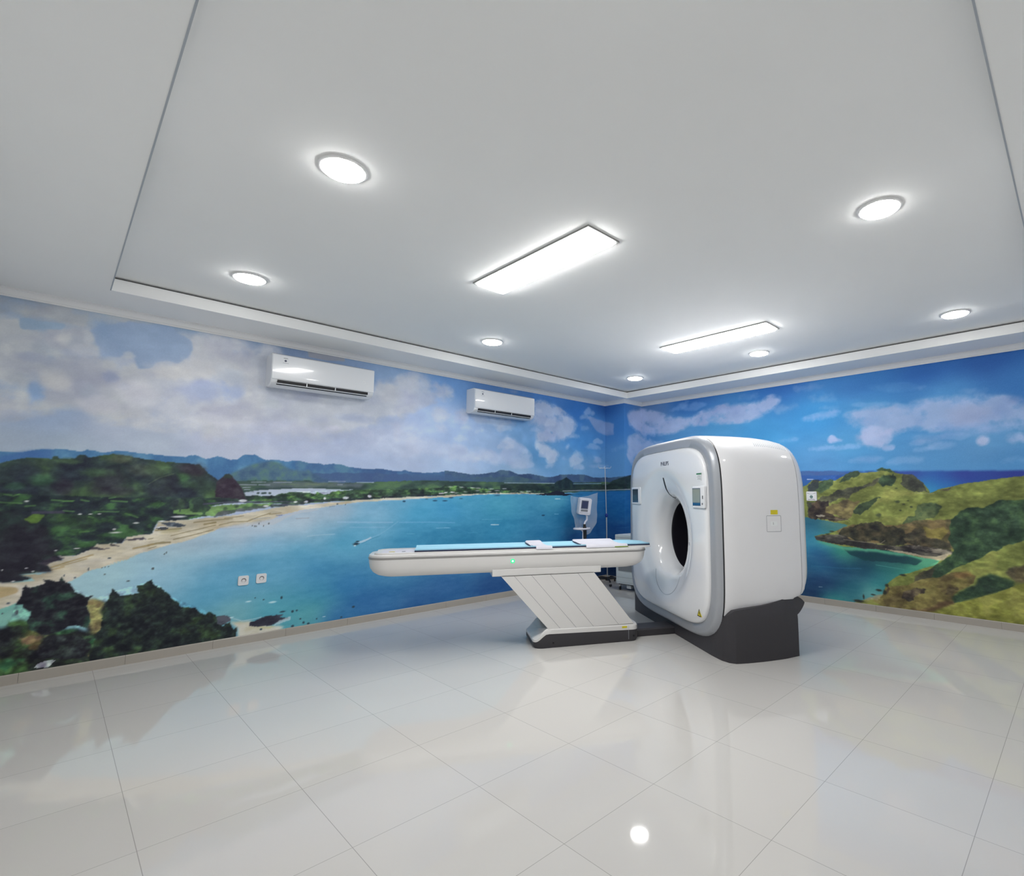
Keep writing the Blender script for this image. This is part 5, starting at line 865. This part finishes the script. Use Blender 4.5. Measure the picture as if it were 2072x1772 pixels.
    def dense(P, m=3):
        out = []
        for i in range(len(P)):
            a, b = P[i], P[(i+1) % len(P)]; L = math.hypot(b[0]-a[0], b[1]-a[1]); k = max(1, int(L/.03))
            for j in range(k): out.append((a[0]+(b[0]-a[0])*j/k, a[1]+(b[1]-a[1])*j/k))
        return out
    fp = dense(footplan(fu0, fu1, fh, .07)); fi = [(x*.0+(x-( (fu0+fu1)/2-U0))*.985+((fu0+fu1)/2-U0), y*.97) for x, y in fp]
    fb = [((x-((fu0+fu1)/2-U0))*.975+((fu0+fu1)/2-U0), y*.985) for x, y in fp]
    MB().loft([[(x, y, 0) for x, y in fb], [(x, y, .02) for x, y in fp], [(x, y, skz(x, False)) for x, y in fp]]).build('foot_skirt', M['dark'], t, smooth=True, angle=40)
    fin = [((x-((fu0+fu1)/2-U0))*.978+((fu0+fu1)/2-U0), y*.95) for x, y in fp]
    MB().loft([[(x, y, skz(x, False)) for x, y in fp], [(x, y, skz(x, False)+.72*(skz(x, True)-skz(x, False))) for x, y in fp], [(x, y, skz(x, True)) for x, y in fin]]).build('foot_cap', M['tablewhite'], t, smooth=True, angle=40)
    box('foot_seam', M['softseam'], (1.787-U0, 1.7895-U0, -.2530, -.2, .02, .150), t)
    box('yellow_label', M['yellow'], (1.722-U0, 1.772-U0, -.2538, -.25, .128, .146), t)
    for (u, z) in ((1.045, .045), (1.84, .05)):
        MB().lathe([(.009, 0), (.009, .004), (.004, .004)], 14, T=Matrix.Translation((u-U0, -.2515, z)) @ Matrix.Rotation(PI/2, 4, 'X')).build('bolt_cover', M['black'], t)
    MB().lathe([(.010, 0), (.010, .004), (.004, .004)], 14, T=Matrix.Translation((.8715-U0, -.06, .055)) @ Matrix.Rotation(-PI/2, 4, 'Y')).build('bolt_cover', M['black'], t)
    # low cable channel joining foot and gantry
    MB().loft([[(1.86-U0, -.125, 0), (1.86-U0, -.125, .060), (1.86-U0, -.105, .072), (1.86-U0, .105, .072), (1.86-U0, .125, .06), (1.86-U0, .125, 0)],
               [(2.334-U0, -.125, 0), (2.334-U0, -.125, .060), (2.334-U0, -.105, .072), (2.334-U0, .105, .072), (2.334-U0, .125, .06), (2.334-U0, .125, 0)]]).build('floor_channel', M['dark'], t)
    # green lit button on the near flank
    led = MB().lathe([(.010, .0), (.020, .0), (.020, .004), (.010, .004)], 28, T=Matrix.Translation((.658-U0, -.2445, .801)) @ Matrix.Rotation(PI/2, 4, 'X'), cap0=False, cap1=False).build('button_ring', M['led'], t)
    MB().lathe([(.0105, .0), (.0105, .003), (.005, .0035)], 20, T=Matrix.Translation((.658-U0, -.2445, .801)) @ Matrix.Rotation(PI/2, 4, 'X')).build('button_core', M['ledcore'], t)
    return t
build_table()

# mattress pad, straps on the table (world placed in the table's frame)
def pad():
    t = thing('table_mattress', 'long light blue mattress pad with dark navy edge lying on the patient table', 'mattress', uv2w(.92, VC), A30)
    U0 = .92
    def strip(us, zs, hw, th, zlift=0, n=12):
        rings = []
        for u, zc, w in zip(us, zs, hw):
            r = []
            for k in range(n+1):
                y = -w+2*w*k/n; q = (y/.21)**2
                r.append((u-U0, y, zc+.0125*q+th+zlift))
            for k in range(n+1):
                y = w-2*w*k/n; q = (y/.21)**2
                r.append((u-U0, y, zc+.0125*q+zlift))
            rings.append(r)
        return MB().loft(rings)
    us = [-.205, -.19, .2, .8, 1.4, 1.85, 1.95, 2.03, 2.075]
    zs = [.8940]*9
    hw = [.212, .214, .215, .215, .215, .213, .20, .165, .12]
    strip(us, zs, hw, .012).build('underside', M['navy'], t, smooth=True, angle=40)
    strip(us, zs, [w-.008 for w in hw], .011, .0118).build('top_cover', M['mat'], t, smooth=True, angle=40)
    return t
pad()
def strap_thing(u0, u1, label, far=.0):
    """a soft grey strap lying across the mattress and hanging over its near edge"""
    t = thing('body_strap', label, 'strap', uv2w((u0+u1)/2, VC), A30, 'grey straps across the table mattress')
    um = (u0+u1)/2; rings = []
    for u, lift in ((u0, .0), (u0+.012, .005), (u1-.012, .005), (u1, .0)):
        r = []
        pts = []
        for k in range(15):
            y = .200-.412*k/14
            pts.append((y, .894+.0125*(y/.21)**2+.0225+lift+.010*math.exp(-((y-.19)/.05)**2)+(.004*math.sin(9*y))))
        pts += [(-.222, .917+lift*.3), (-.228, .907), (-.230, .898)]
        top = [(u-um + (.035*((.2-y)/.42)), y, z) for y, z in pts]
        bot = [(x, y+(.004 if y < -.215 else 0), z-(.004+lift*.5 if y >= -.215 else .001)) for x, y, z in reversed(top)]
        rings.append(top+bot)
    MB().loft(rings).build('webbing', M['strap'], t, smooth=True, angle=50)
    return t
s1 = strap_thing(.845, 1.0, 'narrow grey body strap folded over the middle of the blue mattress')
s2 = strap_thing(1.335, 1.76, 'wide grey body strap over the blue mattress near the scanner end')
for (t, x0) in ((s1, -.075), (s2, -.205)):
    # standing fold at the left edge
    rings = []
    for y, h in ((.19, .012), (.12, .020), (.02, .014), (-.06, .006)):
        zb = .894+.0125*(y/.21)**2+.024
        rings.append([(x0+.01, y, zb), (x0-.008, y, zb+h*.6), (x0+.012, y, zb+h), (x0+.035, y, zb+.004)])
    MB().loft(rings).build('fold', M['strap'], t, smooth=True, angle=60)
    rings = []
    for y, h in ((.17, .004), (.08, .012), (-.04, .010), (-.14, .003)):
        zb = .894+.0125*(y/.21)**2+.0235
        rings.append([(x0-.014, y, zb), (x0-.014, y, zb+h), (x0-.004, y, zb+h), (x0-.004, y, zb)])
    MB().loft(rings).build('strap_edge', M['navy'], t, smooth=True, angle=60)
lb = MB().box(-.07, .07, -.006, .006, -.004, .004).build('green_tag', M['green']); lb.location = (*uv2w(1.73, VC-.2245)[:2], .901); lb.rotation_euler = (0, 0, A30)
tag(lb, 'small yellow-green tag at the near edge of the blue mattress, below the wide strap', 'tag')

# ------------------------------------------------------------------ air conditioners
def ac(loc, label, brand=False):
    t = thing('wall_air_conditioner', label, 'air conditioner', loc, 0, 'split air conditioners on the left wall')
    w = 1.015
    prof = [(0, .335), (-.165, .335), (-.193, .322), (-.200, .30), (-.203, .075), (-.196, .052), (-.185, .035), (-.150, .012), (-.09, .0), (-.03, .004), (0, .02)]
    # outer shell
    rings = []
    for x, s in ((0, .97), (.004, .99), (.012, 1), (w-.012, 1), (w-.004, .99), (w, .97)):
        rings.append([(x, y*s, .1675+(z-.1675)*s) for y, z in prof])
    MB().loft(rings).build('body', M['acwhite'], t, smooth=True, angle=35)
    p2 = [(-.2025, .318), (-.2075, .314), (-.2105, .085), (-.2085, .070), (-.2000, .066)]
    rings = [[(x, y, z) for y, z in p2] for x in (.004, w-.004)]
    MB().loft(rings).build('front_panel', M['acwhite'], t, smooth=True, angle=30)
    # outlet slot
    sl = [(-.2045, .062), (-.2010, .032), (-.19, .036), (-.19, .060)]
    MB().loft([[(x, y, z) for y, z in sl] for x in (.055, w-.065)]).build('air_outlet', M['black'], t)
    lv = [(-.2060, .030), (-.2030, .024), (-.1960, .022), (-.1960, .028)]
    MB().loft([[(x, y, z) for y, z in lv] for x in (.05, w-.06)]).build('louvre', M['acwhite'], t)
    s2 = [(-.2020, .0215), (-.1900, .014), (-.182, .016), (-.19, .022)]
    MB().loft([[(x, y, z) for y, z in s2] for x in (.05, w-.075)]).build('lower_slot', M['black'], t)
    for x in (.32, .60): box('louvre_post', M['acwhite'], (x, x+.008, -.2055, -.19, .030, .062), t)
    # sticker at top left and emblem at right
    MB().lathe([(.011, 0), (.011, .001), (.004, .0012)], 20, T=Matrix.Translation((.115, -.2088, .262)) @ Matrix.Rotation(PI/2, 4, 'X')).build('round_sticker', M['ink'], t)
    box('sticker_print', M['seam'], (.097, .135, -.2092, -.206, .286, .291), t)
    box('sticker_print', M['softseam'], (.09, .145, -.2096, -.206, .236, .240), t)
    MB().lathe([(.014, 0), (.018, 0), (.018, .001), (.014, .001)], 24, T=Matrix.Translation((w-.115, -.2100, .165)) @ Matrix.Rotation(PI/2, 4, 'X'), cap0=False, cap1=False).build('display_ring', M['labelwhite'], t)
    return t
a1 = ac((1.418, Y1, 2.488), 'white split air conditioner on the left wall, the larger looking one nearer the camera')
a2 = ac((3.770, Y1, 2.488), 'white split air conditioner on the left wall, farther one nearer the room corner')

# ------------------------------------------------------------------ wall sockets
def socket(loc, label, rz=0):
    t = thing('wall_socket', label, 'socket', loc, rz, 'white sockets low on the left wall')
    o = rrect(.088, .090, .014); i = rrect(.078, .080, .010)
    MB().loft([[(x, 0, z) for x, z in o], [(x, -.008, z) for x, z in o], [(x*.96, -.011, z*.96) for x, z in o]]).build('cover_plate', M['outlet'], t, smooth=True, angle=40)
    MB().lathe([(.0205, -.002), (.0205, .0015), (.017, .0015), (.017, .0003)], 28, T=Matrix.Translation((.002, -.011, .002)) @ Matrix.Rotation(PI/2, 4, 'X')).build('socket_recess', M['outletdark'], t, smooth=True, angle=40)
    MB().lathe([(.015, 0), (.015, .0022), (.013, .0024)], 24, T=Matrix.Translation((.001, -.0105, -.003)) @ Matrix.Rotation(PI/2, 4, 'X')).build('socket_insert', M['outlet'], t)
    for x in (-.006, .009): MB().lathe([(.002, 0), (.002, .0030)], 10, T=Matrix.Translation((x, -.0105, -.004)) @ Matrix.Rotation(PI/2, 4, 'X')).build('pin_hole', M['blackink'], t)
    return t
so = socket((1.351, Y1, .592), 'white wall socket on the blue sea mural, left of the pair')
dup(so, (1.501, Y1, .596), 'white wall socket on the blue sea mural, right of the pair')
def wall_box():
    t = thing('wall_socket', 'white square wall socket on the right wall, peeking from behind the scanner', 'socket', (X1, 2.642, 1.388), 0)
    o = rrect(.135, .125, .012)
    MB().loft([[(0, x, z) for x, z in o], [(-.016, x, z) for x, z in o], [(-.020, x*.95, z*.95) for x, z in o]]).build('cover_plate', M['outlet'], t, smooth=True, angle=40)
    box('inner_plate', M['labelwhite'], (-.0225, -.018, -.032, .032, -.038, .034), t, bevel=.003)
    MB().lathe([(.021, 0), (.021, .002), (.017, .0022)], 24, T=Matrix.Translation((-.0225, 0, -.008)) @ Matrix.Rotation(-PI/2, 4, 'Y')).build('socket_recess', mat('recess_green', rgb(110, 135, 130), .5, noise=.02), t)
    a = [(-.0215, .055-.11*k/12, .040-.012*math.sin(PI*k/12)) for k in range(13)]
    MB().tube(a, .0025, 6).build('upper_groove', M['seam'], t)
    a = [(-.0215, .045-.09*k/12, -.048+.010*math.sin(PI*k/12)) for k in range(13)]
    MB().tube(a, .0025, 6).build('lower_groove', M['seam'], t)
    return t
wall_box()

# ------------------------------------------------------------------ drip stand, injector stand, cart by the corner
def caster(parent, x, y, r=.022, rz=0):
    T = Matrix.Translation((x, y, r)) @ Matrix.Rotation(rz, 4, 'Z') @ Matrix.Rotation(PI/2, 4, 'X')
    c = MB().lathe([(r*.5, -.009), (r, -.007), (r, .007), (r*.5, .009)], 18, T=T).build('caster', M['rubber'], parent, smooth=True, angle=40)
    MB().tube([(x, y, r*1.7), (x, y, r*2.6)], .007, 8).build('caster_stem', M['steel'], c)
    MB().box(-r*.7, r*.7, -.012, .012, r*.6, r*.9, T=Matrix.Translation((x, y, r)) @ Matrix.Rotation(rz, 4, 'Z')).build('caster_fork', M['steel'], c)
    return c
def drip_stand():
    t = thing('drip_stand', 'thin steel drip stand with a blue knob and wheeled black base near the corner', 'drip stand', (6.235, 5.615, 0))
    MB().tube([(0, 0, .07), (-.020, -.002, 1.08)], .011, 12).build('lower_pole', M['steel'], t, smooth=True)
    MB().tube([(-.020, -.002, 1.07), (-.052, -.003, 1.84)], .007, 10).build('upper_pole', M['steel'], t, smooth=True)
    MB().lathe([(.012, -.03), (.022, -.02), (.026, 0), (.022, .02), (.012, .03)], 16, T=Matrix.Translation((-.022, -.006, 1.08))).build('clamp_knob', M['bluefix'], t, smooth=True)
    hk = MB()
    for a in (-.75, -.75+PI, .82, .82+PI):
        c, s = math.cos(a), math.sin(a)
        pts = [(-.052, -.003, 1.835), (-.052+.05*c, .05*s, 1.842), (-.052+.085*c, .085*s, 1.838), (-.052+.10*c, .10*s, 1.855), (-.052+.102*c, .102*s, 1.872)]
        hk.tube(pts, .0035, 6)
    hk.build('hooks', M['steel'], t, smooth=True)
    MB().lathe([(.030, .055), (.034, .06), (.030, .10), (.016, .11)], 18).build('hub', M['rubber'], t, smooth=True)
    for k in range(5):
        a = math.radians(72*k-128); c, s = math.cos(a), math.sin(a); R = .27
        MB().tube([(.02*c, .02*s, .088), (.12*c, .12*s, .095), (.21*c, .21*s, .080), (R*c, R*s, .056)], [.017, .016, .013, .011], 8).build('leg', M['rubber'], t, smooth=True)
        caster(t, R*c, R*s, .025, a+.6)
    return t
drip_stand()
def injector():
    t = thing('monitor_stand', 'white medical device with dark screen on a wheeled stand, before the left wall', 'medical stand', (5.62, 5.52, 0))
    R = Matrix.Rotation(math.radians(-8), 4, 'Z')
    # head: faces the camera/table side
    T = Matrix.Translation((0.005, 0.02, 1.237)) @ Matrix.Rotation(math.radians(-22), 4, 'Z') @ Matrix.Rotation(math.radians(5), 4, 'Y') @ Matrix.Rotation(math.radians(6), 4, 'X')
    o = rrect(.20, .255, .030)
    rings = [[(x*.95, -.055, z*.95) for x, z in o], [(x, -.045, z) for x, z in o], [(x, .035, z) for x, z in o], [(x*.9, .05, z*.92) for x, z in o]]
    hd = MB().loft(rings, T=T).build('monitor_head', M['monitor'], t, smooth=True, angle=40)
    MB().box(-.070, .045, -.0575, -.05, -.035, .092, T=T).build('screen_bezel', M['ink'], hd)
    MB().box(-.058, .034, -.0590, -.05, -.022, .080, T=T).build('screen', mat('device_screen', rgb(66, 72, 104), .15, noise=.05), hd)
    MB().box(-.066, .045, -.0580, -.05, -.075, -.045, T=T).build('button_row', M['seam'], hd)
    MB().box(-.085, .085, -.0570, -.05, -.100, -.094, T=T).build('seam', M['softseam'], hd)
    MB().tube([(.075, -.03, .05), (.085, -.04, 0), (.08, -.05, -.06), (.06, -.05, -.11)], .009, 8, T=T).build('side_handle', M['monitor'], hd, smooth=True)
    MB().tube([(.03, .0, 1.12), (.05, .0, 1.08), (.045, 0, 1.03), (.01, 0, 1.00), (-.005, 0, .965)], .014, 10).build('swivel_arm', M['monitor'], t, smooth=True)
    MB().tube([(-.005, 0, .97), (.0, 0, .915)], .022, 12).build('collar', M['rubber'], t, smooth=True)
    ringp = [(-.062+.135*math.cos(a), .10*math.sin(a), .905) for a in [2*PI*k/36 for k in range(37)]]
    MB().tube(ringp, .013, 8, cap=False).build('ring_tray', M['monitor'], t, smooth=True)
    MB().tube([(.0, 0, .93), (.005, 0, .80), (-.008, 0, .6), (-.01, 0, .12)], [.028, .027, .026, .026], 12).build('pole', M['rubber'], t, smooth=True)
    MB().tube([(-.13, -.06, .90), (-.10, -.06, .86), (-.10, -.06, .70), (-.105, -.06, .60)], [.018, .005, .010, .012], 8).build('hanging_tube', M['monitor'], t, smooth=True)
    MB().lathe([(.05, .08), (.05, .11), (.03, .13)], 18, T=Matrix.Translation((-.01, 0, 0))).build('hub', M['monitor'], t, smooth=True)
    for k in range(5):
        a = math.radians(72*k-90); c, s = math.cos(a), math.sin(a)
        MB().tube([(-.01+.03*c, .03*s, .095), (-.01+.14*c, .14*s, .08), (-.01+.24*c, .24*s, .06)], [.02, .018, .014], 8).build('leg', M['monitor'], t, smooth=True)
        caster(t, -.01+.24*c, .24*s, .026, a)
    return t
injector()
def sheet():
    t = thing('plastic_sheet', 'clear plastic dust sheet hanging behind and around the white monitor head', 'plastic sheet', (5.62, 5.52, 0))
    # a folded sheet: broad right wing, narrow left wing, creased, 1 mm thick
    pts = {}
    P = [[(-.245, .055, 1.40), (-.215, .06, 1.15), (-.155, .055, .99), (-.14, .05, .90)],
         [(-.16, .085, 1.385), (-.145, .09, 1.16), (-.10, .085, 1.00), (-.08, .08, .885)],
         [(-.02, .095, 1.375), (-.01, .10, 1.16), (.0, .095, 1.0), (.02, .085, .87)],
         [(.14, .06, 1.395), (.15, .07, 1.16), (.13, .07, .98), (.09, .06, .795)],
         [(.285, -.01, 1.445), (.285, .01, 1.20), (.275, .01, .985), (.16, .02, .835)]]
    vs = []; fs = []
    nu, nv = 24, 24
    def lerp(a, b, t): return [x+(y-x)*t for x, y in zip(a, b)]
    for off in (0, .0015):
        for i in range(nu+1):
            u = i/nu*(len(P)-1); i0 = min(int(u), len(P)-2); fu = u-i0
            for j in range(nv+1):
                v = j/nv*3; j0 = min(int(v), 2); fv = v-j0
                p = lerp(lerp(P[i0][j0], P[i0][j0+1], fv), lerp(P[i0+1][j0], P[i0+1][j0+1], fv), fu)
                w = .006*math.sin(i*1.3+j*.35)+.004*math.sin(j*.9-i*.5)
                vs.append((p[0], p[1]+w+off, p[2]))
    K = (nu+1)*(nv+1)
    for b in (0, K):
        for i in range(nu):
            for j in range(nv):
                q = [b+i*(nv+1)+j, b+(i+1)*(nv+1)+j, b+(i+1)*(nv+1)+j+1, b+i*(nv+1)+j+1]
                fs.append(q if b else q[::-1])
    MB().add(vs, fs).build('film', M['film'], t, smooth=True)
    return t
sheet()
def cart():
    t = thing('equipment_cart', 'pale grey equipment cart on casters, half hidden behind the scanner', 'cart', (5.95, 4.93, 0))
    # front face towards -x; left end at y=+.26
    box('cabinet', M['cart'], (0, .42, -.36, .255, .098, .735), t, bevel=.006)
    box('top_tray', M['cart'], (-.012, .43, -.37, .262, .735, .815), t, bevel=.006)
    box('tray_groove', M['seam'], (-.0135, -.005, -.35, .245, .772, .777), t)
    box('front_panel', M['cartdark'], (-.004, .01, -.33, .205, .285, .70), t)
    box('drawer', M['cart'], (-.006, .01, -.34, .245, .125, .262), t, bevel=.003)
    box('drawer_groove', M['seam'], (-.0072, .0, -.33, .235, .193, .196), t)
    box('plinth', M['rubber'], (.02, .40, -.35, .22, .085, .10), t)
    for x, y in ((.03, .20), (.03, -.30), (.38, .20), (.38, -.30)): caster(t, x, y, .036, .4)
    box('power_block', M['labelwhite'], (.06, .12, .02, .10, .03, .085), t, bevel=.004)
    return t
cart()
